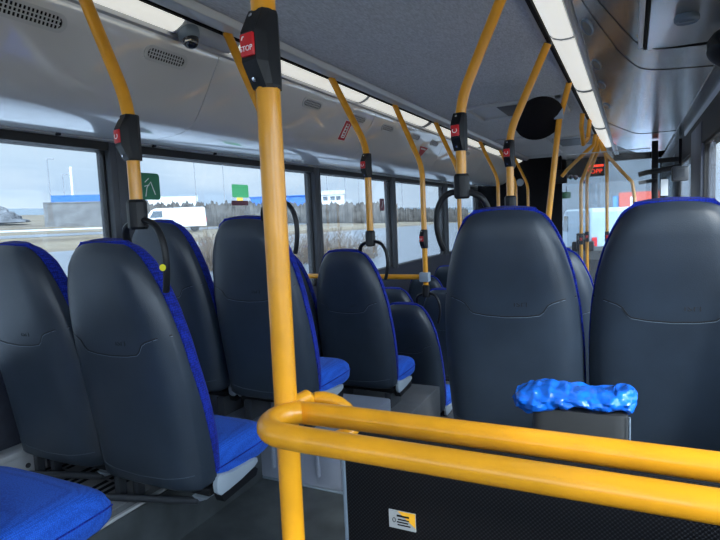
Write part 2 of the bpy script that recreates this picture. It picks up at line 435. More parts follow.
b = MB(); b.sheet([(.372, .566), (.374, .545), (.386, .535), (.392, .52)], YB, 5.2, .012)
struct('trim_21', b, SILV, 'silver profile along the right wall head')
for k, y_ in enumerate((2.25, 2.84, 3.32, 4.0)):
    o_ = thing('oval_vent', ['oval slot in the steel cover side nearest the viewer', 'second oval slot along the steel cover side', 'third oval slot along the steel cover side', 'smallest farthest oval slot in the steel cover side'][k], 'vent', (-.148, y_, .656), 0, 'oval slots along the steel cover')
    b = MB(); tilt = Matrix.Rotation(math.radians(29), 4, 'Y')
    ring = [Vector((.019*math.cos(a), .085*math.sin(a), -.002)) for a in [2*PI*q/28 for q in range(28)]]
    b.tube([tilt @ p for p in ring], .004, 8, closed=True); b.build('rim', RIMG, o_)
    b = MB(); b.loft([[tilt @ Vector((.017*math.cos(2*PI*q/28), .081*math.sin(2*PI*q/28), z)) for q in range(28)] for z in (-.004, -.001)]); b.build('grille', STEELD, o_)

# ------------------------------------------------------------------ air vents, stickers and camera on the left cove
def cove_z(x): return interp(x, [p[0] for p in cove[:15]], [p[1] for p in cove[:15]])
def cove_frame(x, y):
    # local frame: X along bus (y world), Y up the slope, Z out of the panel into the room
    dx = .02; sl = Vector((dx, 0, cove_z(x+dx/2)-cove_z(x-dx/2))).normalized()
    yy = Vector((0, 1, 0)); n = sl.cross(yy)*1
    if n.z > 0: n = -n
    M = Matrix((( yy.x, sl.x, n.x, x), (yy.y, sl.y, n.y, y), (yy.z, sl.z, n.z, cove_z(x)), (0, 0, 0, 1)))
    return M
VENTS = [(-1.477, 1.00, 'long oval air grille at the upper left corner of the view', .120, .018), (-1.477, 1.52, 'oval air grille below the dome camera', .085, .017),
         (-1.477, 2.52, 'small air grille to the right of the main pole', .08, .016), (-1.477, 3.06, 'small air grille above the red label', .08, .016),
         (-1.477, 3.50, 'small air grille after the panel seam', .08, .016), (-1.477, 4.03, 'small air grille above the red triangle', .08, .016),
         (-1.477, 4.49, 'small air grille farther along the sloping panel', .08, .016), (-1.477, 5.5, 'farthest small air grille on the sloping panel', .08, .016)]
def stadium(hw, hh, n=8):
    P = []
    for k in range(n+1):
        a = -PI/2+PI*k/n; P.append((hw-hh+hh*math.cos(a), hh*math.sin(a)))
    for k in range(n+1):
        a = PI/2+PI*k/n; P.append((-hw+hh+hh*math.cos(a), hh*math.sin(a)))
    return P
for x, y, lab, hw, hh in VENTS:
    t = thing('air_vent', lab, 'vent', (0, 0, 0), 0, 'air grilles on the sloping panel'); t.matrix_world = cove_frame(x, y)
    b = MB(); O = stadium(hw+.014, hh+.010); I = stadium(hw, hh)
    L = [[Vector((p[0], p[1], z)) for p in Q] for Q, z in ((O, -.003), (O, .004), (I, .004), (I, -.003))]
    b.loft(L+[L[0]], caps=False); b.build('frame', GREYP, t)
    b = MB(); b.loft([[Vector((p[0], p[1], z)) for p in I] for z in (-.002, .0006)]); b.build('backing', BLKM, t)
    b = MB(); n_ = int(2*hw/.012)
    for k in range(1, n_):
        xx = -hw+2*hw*k/n_; h_ = hh if abs(xx) < hw-hh else math.sqrt(max(1e-6, hh**2-(abs(xx)-hw+hh)**2))
        b.box(xx-.0022, xx+.0022, -h_, h_, .0004, .003)
    for q in (-.33, .33): b.box(-hw+.006, hw-.006, q*hh-.0018, q*hh+.0018, .0004, .0028)
    b.build('slats', GREYP, t, smooth=False)
# red label and red triangle
t = thing('red_label', 'red rectangular label with white marks beside the third pole bend', 'sticker'); t.matrix_world = cove_frame(-1.522, 2.96)
b = MB(); b.box(-.046, .046, -.064, .064, 0, .002, .0008); b.build('backing', WHT, t)
b = MB(); b.box(-.041, .041, -.059, .059, .0015, .0026); b.build('red_field', mat('label_red', (.48, .02, .04), .45), t)
b = MB(); b.tube([(-.016, -.042, .003), (.016, -.042, .003), (.018, -.02, .003), (.016, .042, .003), (-.014, .042, .003), (-.016, -.042, .003)], .003, 6)
for k in range(4): b.box(-.010, .009, -.033+.018*k, -.025+.018*k, .0025, .0032)
b.build('white_marks', WHT, t)
t = thing('red_triangle_sign', 'small red triangular sticker on the sloping panel behind the fourth pole', 'sticker'); t.matrix_world = cove_frame(-1.53, 4.30)
b = MB(); b.loft([[Vector((-.085, .05, z)), Vector((.095, .05, z)), Vector((.01, -.06, z))] for z in (0, .002)]); b.build('red_field', MATS['label_red'], t)
b = MB(); b.box(-.05, .06, .026, .038, .0018, .003); b.build('white_marks', WHT, t)
# little fixing studs on the band
for k, (y_, nm) in enumerate(((1.45, 'dark stud left of the near pole'), (1.93, 'dark stud right of the near pole'), (2.35, 'dark stud farther right on the lip'))):
    b = MB(); b.lathe([(.010, 0), (.010, .006), (.0, .008)], 12, rotm((.1, 0, -1), (-1.990, y_, .376)))
    tag(b.build('stud', BLKM), nm, 'fixing', 'studs under the glossy band')
# dome camera
t = thing('dome_camera', 'small dome security camera hanging between two left light strips', 'camera', (-1.392, 1.545, .674))
tl = Matrix.Rotation(math.radians(-16), 4, 'Y') @ Matrix.Scale(.84, 4)
b = MB(); b.lathe([(.046, .006), (.046, -.012), (.042, -.030), (.036, -.036), (.0, -.036)], 32, tl); b.build('housing', RIMG, t)
b = MB(); b.lathe([(.034, -.034)]+[(.034*math.cos(a), -.038-.036*math.sin(a)) for a in [PI/2*k/8 for k in range(9)]], 32, tl)
b.build('dome', mat('dome_black', (.006, .006, .010), .06, coat=1.), t)
b = MB(); b.tube([tl @ Vector((-.02, -.024, -.052)), tl @ Vector((.0, -.032, -.050)), tl @ Vector((.022, -.022, -.052))], .0035, 8); b.build('lens_strip', CHR, t)

# roof hatches
t = thing('roof_hatch', 'square roof hatch recess in the ceiling behind the round mirror', 'hatch', (-.735, 4.08, CZ))
b = MB(); b.box(-.31, .31, -.25, .29, -.004, .002)
b.build('liner', GREYP, t)
b = MB(); 
for (x0, x1, y0, y1) in ((-.33, .33, -.28, -.24), (-.33, .33, .28, .32), (-.33, -.29, -.28, .32), (.29, .33, -.28, .32)): b.box(x0, x1, y0, y1, -.022, 0, .005)
b.build('frame', GREYP, t)
b = MB(); b.box(-.10, .28, -.20, .24, -.012, -.003, .003); b.build('vent_opening', DARKG, t)
t = thing('roof_vent', 'grey rectangular ceiling vent far ahead near the pole cluster', 'hatch', (-.53, 6.35, CZ))
b = MB(); b.box(-.2, .2, -.35, .35, -.02, 0, .005); b.build('frame', GREYP, t)
b = MB(); b.box(-.17, .17, -.32, .32, -.024, -.019); b.build('panel', DARKG, t)
t = thing('roof_panel', 'wide ceiling access panel framed by a pale line over the aisle', 'hatch', (-1.02, 6.6, CZ))
b = MB(); b.box(-.22, .22, -.9, .9, -.012, 0, .004); b.build('panel', GREYP, t)
b = MB(); b.box(.215, .235, -.9, .9, -.02, 0, .004); b.build('edge', RAILA, t)

# ------------------------------------------------------------------ seats
ZK = [.30, .36, .455, .58, .69, .806, .90, .985, 1.05, 1.08, 1.094, 1.10]
WK = [.192, .200, .207, .210, .209, .201, .186, .163, .137, .1215, .1095, .088]
Y0Z = [.30, .45, .60, .80, .95, 1.04, 1.075, 1.10]
Y0K = [.125, .108, .085, .050, .022, .012, .018, .034]
DZ = [.30, .4, .5, .63, .74, .85, .94, 1.04, 1.075, 1.10]
DK = [.095, .105, .102, .094, .083, .078, .074, .064, .050, .024]
def sw(z): return interp(z, ZK, WK)
def arch(x, z): return z-.016*(x/.12)**2*max(0, min(1, (z-.95)/.15))**2
def sy(z): return interp(z, Y0Z, Y0K)
def sd(z): return interp(z, DZ, DK)
SS = [0, .25, .5, .68, .80, .88, .94, .98, 1.0]
def y_rear(x, z):
    s = min(1, abs(x)/sw(z)); return sy(z)+.042*s**7*min(1, sd(z)/.05)+.006*s*s
def shell_loop(z, grow=0):
    w = sw(z)+grow; P = []
    for s in [-q for q in SS[::-1]]+SS[1:]:
        P.append(Vector((w*s, sy(z)+(.042*abs(s)**7)*min(1, sd(z)/.05)+.006*s*s, z)))
    yf = sy(z)+sd(z)
    P.append(Vector((w, max(yf, P[-1].y+.002), z))); P.append(Vector((w*.9, yf+.004, z))); P.append(Vector((-w*.9, yf+.004, z))); P.append(Vector((-w, max(yf, P[0].y+.002), z)))
    for p in P: p.z = arch(p.x, p.z)
    return P
ZR = list(np.linspace(.378, .98, 18))+[1.01, 1.04, 1.06, 1.072, 1.081, 1.088, 1.094, 1.098, 1.10]
def make_seat(name):
    root = thing(name, 'x', 'seat')
    # hard back shell; its bottom edge curls in
    b = MB(); L = [shell_loop(z) for z in ZR]
    lo = [Vector((p.x*.93, p.y*.7+.16*.3+.004, .364)) for p in L[0]]
    b.loft([lo]+L); sh = b.build('back_shell', SHELL, root, angle=50)
    # curved seam of the upper cap, following the shell
    def strip(path, wd, m, nm, off=.0012):
        q = MB(); A = []; B = []
        for i, (x, z) in enumerate(path):
            a = path[max(i-1, 0)]; c = path[min(i+1, len(path)-1)]
            d = Vector((c[0]-a[0], c[1]-a[1])).normalized(); n = (-d[1]*wd/2, d[0]*wd/2)
            A.append((x+n[0], z+n[1])); B.append((x-n[0], z-n[1]))
        loops = []
        for p, r in zip(A, B):
            loops.append([Vector((p[0], y_rear(p[0], p[1])-off, p[1])), Vector((r[0], y_rear(r[0], r[1])-off, r[1])), Vector((r[0], y_rear(r[0], r[1])+.002, r[1])), Vector((p[0], y_rear(p[0], p[1])+.002, p[1]))])
        q.loft(loops); return q.build(nm, m, sh)
    key = [(-.196, .842), (-.165, .836), (-.135, .826), (-.122, .818), (-.108, .797), (-.098, .789), (-.06, .783), (0, .780)]
    pth = key+[(-x, z) for x, z in key[::-1][1:]]
    strip(pth, .0042, GROOVE, 'cap_seam')
    strip([(x, z-.0032) for x, z in pth], .0014, RIMG, 'seam_highlight', .0010)
    key2 = [(-.19, .420), (-.10, .406), (0, .401), (.10, .406), (.19, .420)]
    strip([(interp(i, range(0, 25, 6), [k[0] for k in key2]), interp(i, range(0, 25, 6), [k[1] for k in key2])) for i in range(25)], .0020, mat('seam_grey', (.075, .095, .12), .5), 'lower_seam')
    # embossed maker's word
    yy = sy(.815)+.0005
    tx = text_mesh('isri', .030, .0006, 'embossed_mark', GROOVE, sh, Matrix.Translation((.045, yy-.0012, .822)) @ Matrix.Rotation(PI/2, 4, 'X') @ Matrix.Scale(1.15, 4, (1, 0, 0)))
    # pale rim along the shell edge
    b = MB()
    for sx in (-1, 1):
        b = MB(); zl = [z for z in ZR[1:] if z < 1.065]
        b.tube([Vector((sx*(sw(z)-.0005), sy(z)+sd(z)-.001, arch(sw(z), z))) for z in zl], .0030, 8); b.build('shell_rim', RIMG, root)
    # fabric back cushion, a little proud of the shell
    b = MB(); loops = []
    zs = [.40, .43]+list(np.linspace(.48, .98, 14))+[1.02, 1.05, 1.07, 1.085, 1.096, 1.104, 1.109, 1.112]
    for z in zs:
        zz = min(z, 1.10); w = interp(z-.006, ZK, WK)+.0045; y0 = sy(zz)+sd(zz)-.004
        th = interp(z, [.40, .50, .7, .95, 1.05, 1.095, 1.112], [.034, .058, .064, .066, .062, .044, .016])
        P = []
        for k in range(17):
            a = PI*k/16; ca, sa = math.cos(a), math.sin(a)
            xx = -w*math.copysign(abs(ca)**.32, ca); P.append(Vector((xx, y0+th*abs(sa)**.62, arch(xx, z))))
        loops.append(P)
    b.loft(loops); b.build('back_cushion', FABB, root, angle=60)
    # seat cushion: rounded block with waterfall front
    b = MB(); loops = []
    for y, zt, zb, w in ((.20, .480, .37, .190), (.24, .478, .352, .204), (.33, .472, .350, .208), (.43, .470, .350, .209), (.468, .464, .352, .206), (.492, .449, .360, .200), (.504, .428, .372, .194), (.508, .405, .385, .188)):
        P = []
        for k in range(20):
            a = 2*PI*k/20; ca, sa = math.cos(a), math.sin(a)
            P.append(Vector((w*math.copysign(abs(ca)**.32, ca), y, (zt+zb)/2+(zt-zb)/2*math.copysign(abs(sa)**.42, sa))))
        loops.append(P)
    b.loft(loops); cu = b.build('seat_cushion', FAB, root, angle=60)
    for sx in (-1, 1):
        b = MB(); b.tube([(sx*.207, .21, .408), (sx*.211, .28, .410), (sx*.212, .40, .412), (sx*.207, .475, .412), (sx*.195, .505, .408)], .0022, 6)
        b.build('piping', FABB, cu)
    # leaf-shaped side trims
    for sx in (-1, 1):
        b = MB()
        out = [(.222, .326), (.208, .340), (.206, .365), (.212, .384), (.226, .390), (.27, .380), (.33, .376), (.378, .374), (.404, .367), (.406, .355), (.388, .345), (.32, .333), (.26, .327)]
        b.loft([[Vector((sx*.196, p[0], p[1])) for p in out], [Vector((sx*.211, p[0], p[1])) for p in out], [Vector((sx*.2155, .29+(p[0]-.29)*.92, .36+(p[1]-.36)*.84)) for p in out]])
        b.build('side_trim', TRIM, root)
    # black under-frame
    b = MB()
    for sx in (-1, 1):
        b.loft([[Vector((x, p[0], p[1])) for p in ((.235, .300), (.225, .324), (.390, .343), (.404, .330), (.394, .312))] for x in (sx*.180, sx*.211)])
    b.box(-.185, .185, .20, .40, .325, .350, .006); b.build('seat_frame', BLK, root)
    return root
def legs_bar(root, h, kind):
    # supports down to the podium, local z from -h
    if kind == 'bar':
        b = MB(); b.tube([(-.215, .168, .266), (.125, .220, .294)], .012, 12); b.build('cross_bar', DKMET, root)
        b = MB(); b.loft([[Vector((.115, .20, .318)), Vector((.115, .245, .318)), Vector((.115, .225, .286))], [Vector((.175, .20, .318)), Vector((.175, .245, .318)), Vector((.15, .225, .30))]]); b.build('bracket', TRIM, root)
        for x in (-.20, -.15):
            b = MB(); b.box(x-.012, x+.012, .19+abs(x+.2)*.6, .22+abs(x+.2)*.6, h, .350, .003); b.build('leg', DKMET, root)
    else:
        for x in (-.15, .15):
            b = MB(); b.box(x-.02, x+.02, .20, .34, h, .322, .004); b.build('leg', DKMET, root)
cxA, cxW = -1.315, -1.748
rxA, rxW = -.325, .112
def place(proto, x, ytop, ztop, lab, grp, first=False):
    o = proto if first else copy_tree(proto)
    o.location = (x, ytop-.012, ztop-1.105); o['label'] = lab; o['group'] = grp
    return o
GL, GR = 'left hand bus seats', 'right hand bus seats'
pA = make_seat('bus_seat'); legs_bar(pA, .25-.02, 'bar')
place(pA, cxA, 1.02, -.03, 'nearest full seat on the left, aisle side, under the leftmost yellow pole', GL, True)
place(pA, cxW, 1.03, -.03, 'window seat at the left edge beside the nearest aisle seat', GL)
pB = make_seat('bus_seat'); legs_bar(pB, .235, 'post')
place(pB, cxA-.02, 1.67, .024, 'second row left aisle seat partly hidden by the thick yellow pole', GL, True)
place(pB, cxW-.03, 1.66, .026, 'second row left window seat with white van above it', GL)
for lab, cx, y, z, g in (
    ('left aisle seat of the row behind the nearest pole, only its blue cushion in view', cxA+.01, .368, .044, GL),
    ('third row left aisle seat below the pole with the red button', cxA-.01, 2.46, -.158, GL),
    ('third row left window seat peeping out behind the second row', cxW-.01, 2.46, -.158, GL),
    ('near right aisle seat back left of the blue plastic bag', rxA-.015, 1.62, .012, GR),
    ('near right window seat at the right edge of the view', rxW-.015, 1.62, .014, GR),
    ('right aisle seat one row ahead, only a blue edge showing', rxA, 2.42, -.16, GR),
    ('right window seat one row ahead, hidden behind the near right seat', rxW, 2.42, -.16, GR)):
    o = place(pB, cx, y, z, lab, g)
    if 'only its blue cushion' in lab:
        for ch in list(o.children):
            if ch.name.startswith('side_trim'): bpy.data.objects.remove(ch)
pC = make_seat('bus_seat'); legs_bar(pC, .15, 'post')
place(pC, cxA, 3.24, -.555, 'low left aisle seat just ahead of the third row, with grab loop', GL, True)
for lab, cx, y, z, g in (
    ('low left window seat of the fourth row', cxW, 3.28, -.555, GL),
    ('low left aisle seat of the fifth row beside the far horizontal bar', cxA, 4.05, -.57, GL),
    ('low left window seat of the fifth row under the yellow bar', cxW, 4.05, -.57, GL),
    ('low left aisle seat of the sixth row', cxA, 4.85, -.56, GL), ('low left window seat of the sixth row', cxW, 4.85, -.56, GL),
    ('low left window seat of the seventh row, farthest seat top on the left', cxW, 5.60, -.54, GL)):
    o = place(pC, cx, y, z, lab, g)
    if y > 4:
        for ch in o.children:
            if ch.name.startswith('leg'): ch.scale.z = 1.0
for (x, y, z) in ((-1.315, 4.05, 0), (-1.748, 4.05, 0)): pass
b = MB(); b.box(XL+.001, -1.03, 3.96, 6.2, LZ, -1.53, .01)
struct('trim_22', b, PODM, 'low grey plinth below the front left seats')
# heater box along the left wall with screw, and floor grille
t = thing('heater_box', 'pale grey heater casing along the wall at lower left', 'heater', (XL+.03, .6, -.88))
b = MB(); b.box(-.028, .045, -.8, .66, 0, .105, .006); b.box(-.028, .052, -.8, .662, .085, .108, .004); b.build('casing', SILV, t)
b = MB(); b.lathe([(.009, 0), (.009, .003), (.0, .004)], 14, rotm((1, 0, 0), (.045, .585, .045))); b.build('screw', DKMET, t)
t = thing('floor_grille', 'slotted heating grille in the podium under the left seats', 'grille', (-1.74, 1.0, -.88))
b = MB(); b.box(-.24, .28, -.28, .55, 0, .004, .001); b.build('plate', PODM, t)
for xx in (-.17, -.02, .13):
    b = MB()
    for k in range(9):
        for q in range(3): b.box(xx-.045+.034*q, xx-.028+.034*q, -.25+.088*k, -.174+.088*k, .0035, .0052)
    b.build('slots', BLKM, t, smooth=False)

# ------------------------------------------------------------------ poles
def stop_box(parent, z, facing, word=True, s=1.0):
    # facing: rotation about z of the button face (face looks along local -Y)
    R = Matrix.Translation((0, 0, z)) @ Matrix.Rotation(facing, 4, 'Z')
    b = MB(); L = []
    for zz, d, w in ((-.066, .020, .0235), (-.060, .023, .0250), (-.024, .041, .0255), (.026, .041, .0255), (.060, .023, .0250), (.066, .020, .0235)):
        zz *= s
        P = [(-w*.9, .010), (-w*.9, -d*.45), (-w*.68, -d), (w*.68, -d), (w*.9, -d*.45), (w*.9, .010), (w*.5, .023), (-w*.5, .023)]
        L.append([R @ Vector((p[0]*s, p[1]*s, zz)) for p in P])
    b.loft(L); bx = b.build('stop_button_box', BLK, parent, smooth=False)
    b = MB(); b.box(-.0155*s, .0155*s, -.046*s, -.038*s, -.017*s, .021*s, .002, R); bt = b.build('stop_button', RED, bx)
    if word:
        text_mesh('STOP', .0125*s, .0004, 'stop_lettering', WHT, bx, R @ Matrix.Translation((0, -.0464*s, -.005*s)) @ Matrix.Rotation(PI/2, 4, 'X'))
        b = MB(); b.tube([R @ Vector(((-.010+.003*k)*s, -.0464*s, (.010+.0025*k+(.003 if k == 1 else 0))*s)) for k in range(3)], .0012*s, 6); b.build('stop_symbol', WHT, bx)
    else:
        b = MB(); b.tube([R @ Vector((.0085*math.cos(a)*s, -.0464*s, (.002+.007*math.sin(a))*s)) for a in [PI*.75+1.5*PI*k/12 for k in range(13)]], .0014*s, 6); b.build('stop_symbol', WHT, bx)
    for zz in (-.052, .052):
        b = MB(); b.lathe([(.0042*s, 0), (.0042*s, .003*s), (.0, .004*s)], 10, R @ rotm((0, -1, -.55 if zz < 0 else .55), (0, -.030*s, zz*s)))
        b.build('screw', CHR, bx)
    return bx
def grab_loop(parent, side, zc, dot=False):
    # sleeve at pole foot and arching loop over the seat shoulder; side=+1 aisle lies to +x
    b = MB(); L = []
    for zz, r in ((0, .020), (.006, .0245), (.070, .0245), (.078, .020)):
        L.append([Vector((r*(1+.05*(k % 3 == 0))*math.cos(2*PI*k/24), r*(1+.05*(k % 3 == 0))*math.sin(2*PI*k/24), zc+zz)) for k in range(24)])
    b.loft(L); sl = b.build('sleeve', BLK, parent, angle=25)
    pts = []
    raw = [(-.072, .055, -.085), (-.075, .030, -.040), (-.060, .012, .000), (-.025, .004, .018), (0, 0, .020), (.030, 0, .022), (.062, .0, .006), (.083, .0, -.035), (.087, .002, -.085), (.080, .006, -.130), (.068, .012, -.165)]
    V = [Vector((side*p[0], p[1], zc+p[2])) for p in raw]
    for i in range(len(V)-1):
        p0, p1, p2, p3 = V[max(i-1, 0)], V[i], V[i+1], V[min(i+2, len(V)-1)]
        for k in range(4):
            t = k/4; pts.append(.5*((2*p1)+(p2-p0)*t+(2*p0-5*p1+4*p2-p3)*t*t+(3*p1-p0-3*p2+p3)*t**3))
    pts.append(V[-1])
    b = MB(); b.tube(pts, .0105, 12, flat=.8); lp = b.build('grab_loop', BLK, parent)
    if dot:
        b = MB(); b.lathe([(.009, 0), (.009, .0015), (.0, .002)], 20, rotm((.25, -1, .1), (side*.081+.003, -.008, zc-.100))); b.build('yellow_dot', mat('dot_yellow', (.85, .78, .02), .4), lp)
def bez(a, c, d, n=8): return [(a*(1-t)**2+c*2*t*(1-t)+d*t*t) for t in [k/n for k in range(n+1)]]
def bent_pole(x, y, zfoot, top, zb, lab, grp, side, box=None, loop=True, dot=False, facing=0, word=False, sc=.88):
    t = thing('grab_pole', lab, 'pole', (x, y, 0), 0, grp)
    T = Vector(top)-Vector((x, y, 0)); B = Vector((0, 0, zb))
    d = (T-B).normalized(); pts = [Vector((0, 0, zfoot)), Vector((0, 0, (zfoot+zb-.09)/2))]+bez(B-Vector((0, 0, .075)), B, B+d*.075)+[(B+d*.075+T)/2, T]
    b = MB(); b.tube(pts, .0165, 18); b.build('tube', YEL, t)
    b = MB(); b.tube([T-d*.006, T+d*.012], .0178, 14); b.build('top_socket', DARKG, t)
    if box is not None: stop_box(t, box, facing, word, sc)
    if loop: grab_loop(t, side, zfoot-.012, dot)
    return t
GP = 'bent yellow poles on the left seats'; GQ = 'bent yellow poles on the right seats'
bent_pole(-1.165, 1.055, .008, (-1.335, 1.055, .70), .315, 'leftmost bent yellow pole with stop button above the nearest seat', GP, 1, .232, True, True, math.radians(-14))
bent_pole(-1.165, 1.685, .062, (-1.335, 1.685, .70), .32, 'bent yellow pole mostly hidden behind the thick upright pole', GP, 1, None, True)
bent_pole(-1.165, 2.49, -.128, (-1.335, 2.47, .70), .345, 'bent yellow pole over the third row left seat', GP, 1, .255, True, False, math.radians(-12))
tF = bent_pole(-1.165, 3.285, -.50, (-1.335, 3.285, .70), .30, 'long bent yellow pole carrying the horizontal bar', GP, 1, -.145, True, False, math.radians(-12))
b = MB(); b.tube([(0, 0, -.385), (-.86, 0, -.385)], .0165, 16); b.build('horizontal_bar', YEL, tF)
b = MB(); b.box(-.035, .026, -.026, .026, -.415, -.355, .006); b.build('joint_block', TRIM, tF)
for y, lab, z in ((4.09, 'bent yellow pole on the left, fifth from the back', -.45), (5.45, 'bent yellow pole on the left, sixth from the back', -.45), (6.37, 'bent yellow pole on the left, seventh from the back', -.45), (7.17, 'farthest bent yellow pole on the left by the cab partition', -.45)):
    bent_pole(-1.165, y, z, (-1.335, y, .70), .32, lab, GP, 1, None, y < 5)
bent_pole(-.485, 1.735, .060, (-.318, 1.735, .70), .345, 'thick bent yellow pole on the near right seat with red button', GQ, -1, .255, True, False, math.radians(-10))
bent_pole(-.485, 2.52, .005, (-.318, 2.52, .70), .345, 'second bent yellow pole on the right with red button', GQ, -1, .255, True, False, math.radians(-10))
tM = thing('mirror_pole', 'straight slanting yellow pole holding the round black mirror', 'pole', (-.44, 3.36, 0))
b = MB(); b.tube([(.125, 0, .70), (.07, 0, .50), (.035, 0, .20), (0, 0, -.10), (-.01, 0, -1.0)], .0165, 18); b.build('tube', YEL, tM)
b = MB(); b.box(-.045, .022, -.024, .024, -.03, .03, .008, Matrix.Translation((.072, 0, .535))); b.build('clamp', TRIM, tM)
t = thing('round_mirror', 'round black backed mirror clipped to a slanting pole under the ceiling', 'mirror', (-.475, 3.33, .515))
MM = rotm((.30, -.72, -.62), (0, 0, 0))
b = MB(); b.lathe([(.0, .030), (.05, .028), (.10, .018), (.132, .004), (.136, -.006), (.130, -.012), (.0, -.012)], 40, MM); b.build('backing', BLKM, t)
b = MB(); b.tube([(.0, 0, .01), (.05, .01, .02), (.085, .025, .022)], .012, 10); b.build('bracket', TRIM, t)

# main stanchion with hairpin rail
t = thing('hand_rail', 'thick upright yellow pole with double horizontal rail in the foreground', 'rail', (-.478, .690, 0))
b = MB(); b.tube([(0, 0, FZ), (0, 0, -.5), (0, 0, 0), (0, 0, .4), (0, 0, CZ)], .0178, 28); b.build('upright', YEL, t)
RZ = -.292
b = MB(); b.tube([(.014, .012, RZ-.003), (.1, .016, RZ-.003), (.5, .018, RZ-.003), (.86, .018, RZ-.003)], .0172, 24); b.build('far_rail', YEL, t)
pts = [Vector((.86, -.084, RZ)), Vector((.4, -.084, RZ)), Vector((.08, -.084, RZ))]
for k in range(1, 11):
    a = -PI/2-PI*.84*k/10; pts.append(Vector((.050+.045*math.cos(a), -.040+.044*math.sin(a), RZ+.004*k/10)))

b = MB(); b.tube(pts, .0172, 24); b.build('near_rail', YEL, t)
pts = [Vector((.0, .012, RZ+.006)), Vector((.012, .040, RZ+.012))]
for k in range(0, 9):
    a = PI*.80-PI*.9*k/8; pts.append(Vector((.040+.036*math.cos(a), .055+.003*k, RZ-.013+.024*math.sin(a)-.0030*k)))
pts += [Vector((.072, .070, RZ-.050)), Vector((.05, .050, RZ-.058)), Vector((.0, .012, RZ-.056))]
b = MB(); b.tube(pts, .0120, 16); b.build('small_hoop', YEL, t)
stop_box(t, .247, math.radians(-10), True, .83)

# ------------------------------------------------------------------ perforated screen, sticker, bin and bag
t = thing('screen_panel', 'black perforated screen below the double yellow rail', 'panel', (0, .90, 0))
b = MB(); b.box(-.492, .38, -.006, .006, FZ+.01, -.400, .002); b.build('mesh_sheet', PERF, t, smooth=False)
b = MB(); b.box(-.498, -.491, -.009, .009, FZ+.01, -.398, .002); b.build('edge_strip', RIMG, t)
b = MB(); b.box(-.45, .31, -.004, .0, FZ, FZ+.012); b.build('foot', DKMET, t)
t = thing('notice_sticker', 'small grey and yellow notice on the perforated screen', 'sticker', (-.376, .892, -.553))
b = MB(); b.box(-.026, .026, -.0022, 0, -.017, .017); b.build('sheet', mat('sticker_grey', (.33, .35, .37), .5), t)
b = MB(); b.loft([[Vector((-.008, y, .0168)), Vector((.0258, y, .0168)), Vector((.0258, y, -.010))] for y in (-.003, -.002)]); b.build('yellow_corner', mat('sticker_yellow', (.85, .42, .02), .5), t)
b = MB(); b.box(-.010, .014, -.0036, -.0022, .0068, .0100)
for k, (a, c) in enumerate(((-.008, .014), (-.010, .012), (-.009, .016))): b.box(a, c, -.0036, -.0022, .0015-.0052*k-.0009, .0015-.0052*k+.0009)
b.tube([(-.0155+.003*math.cos(a), -.003, -.001+.004*math.sin(a)) for a in [2*PI*k/12 for k in range(12)]], .0006, 6, closed=True)
b.build('print', BLKM, t)
t = thing('waste_bin', 'slim grey bin fixed behind the near right seats, lined with a blue bag', 'bin', (-.098, 1.22, -.46))
b = MB(); L = []
for z, gx, gy in ((-.34, .080, .045), (-.33, .088, .052), (0, .092, .056), (.050, .092, .056)):
    P = []
    for k in range(24):
        a = 2*PI*k/24; P.append(Vector((gx*math.copysign(abs(math.cos(a))**.25, math.cos(a)), gy*math.copysign(abs(math.sin(a))**.3, math.sin(a)), z)))
    L.append(P)
b.loft(L); b.build('body', BINM, t)
b = MB(); b.tube([(.0925, -.050, -.33), (.0945, -.052, 0), (.0945, -.052, .05)], .0022, 8); b.build('edge_bead', RIMG, t)
b = MB(); b.box(-.05, .05, .05, .40, -.10, -.07, .004); b.build('bracket', DKMET, t)
# bag: crumpled sleeve around the rim
def bag():
    from mathutils import noise
    bm = MB(); N, Mv = 150, 44; loops = []
    X0, X1 = -.128, .116
    for i in range(N+1):
        t = i/N; x = X0+(X1-X0)*t
        rz = interp(t, [0, .03, .12, .22, .34, .45, .60, .72, .80, .86, .93, .975, 1], [.004, .016, .027, .029, .024, .018, .016, .0155, .0150, .020, .024, .020, .005])
        cz = interp(t, [0, .15, .30, .45, .70, .85, 1], [-.012, -.010, -.004, .002, .000, .006, .004])
        ry = interp(t, [0, .05, .2, .8, .95, 1], [.012, .045, .062, .060, .040, .010])
        L = []
        for k in range(Mv):
            a = 2*PI*k/Mv; ca, sa = math.cos(a), math.sin(a)
            p = Vector((x, ry*math.copysign(abs(ca)**.8, ca), cz+rz*math.copysign(abs(sa)**.8, sa)))
            q = p*1.0
            f1 = abs(noise.noise(Vector((q.x*26+q.z*14, q.y*30, q.z*52-q.x*12))))
            f2 = abs(noise.noise(Vector((q.x*34+9, q.y*40, q.z*110))))
            f3 = noise.noise(Vector((q.x*18+q.z*70, q.y*20, q.z*30-q.x*40)))
            dsp = .010*(f1-.22)+.007*(f2-.2)+.003*f3
            if i in (0, N): dsp = 0
            L.append(p+Vector((0, ca, sa))*dsp+Vector((.006*f3, 0, 0)))
        loops.append(L)
    bm.loft(loops)
    return bm
o = bag().build('plastic_bag', BAGM, None, angle=28); o.location = (-.106, 1.215, -.392)
tag(o, 'crumpled bright blue plastic bag folded over the bin rim', 'bag')

# black rounded housing at the upper right corner
t = thing('mirror_housing', 'black rounded housing under the steel cover at the upper right edge', 'mirror', (.298, 2.19, .492))
b = MB(); b.lathe([(.0, .052), (.05, .046), (.075, .030), (.085, .0), (.080, -.022), (.0, -.026)], 32, rotm((-.35, -.3, -.85))); b.build('housing', BLK, t)
b = MB(); b.box(-.0, .06, -.02, .02, -.005, .072, .006); b.build('bracket', BLKM, t)

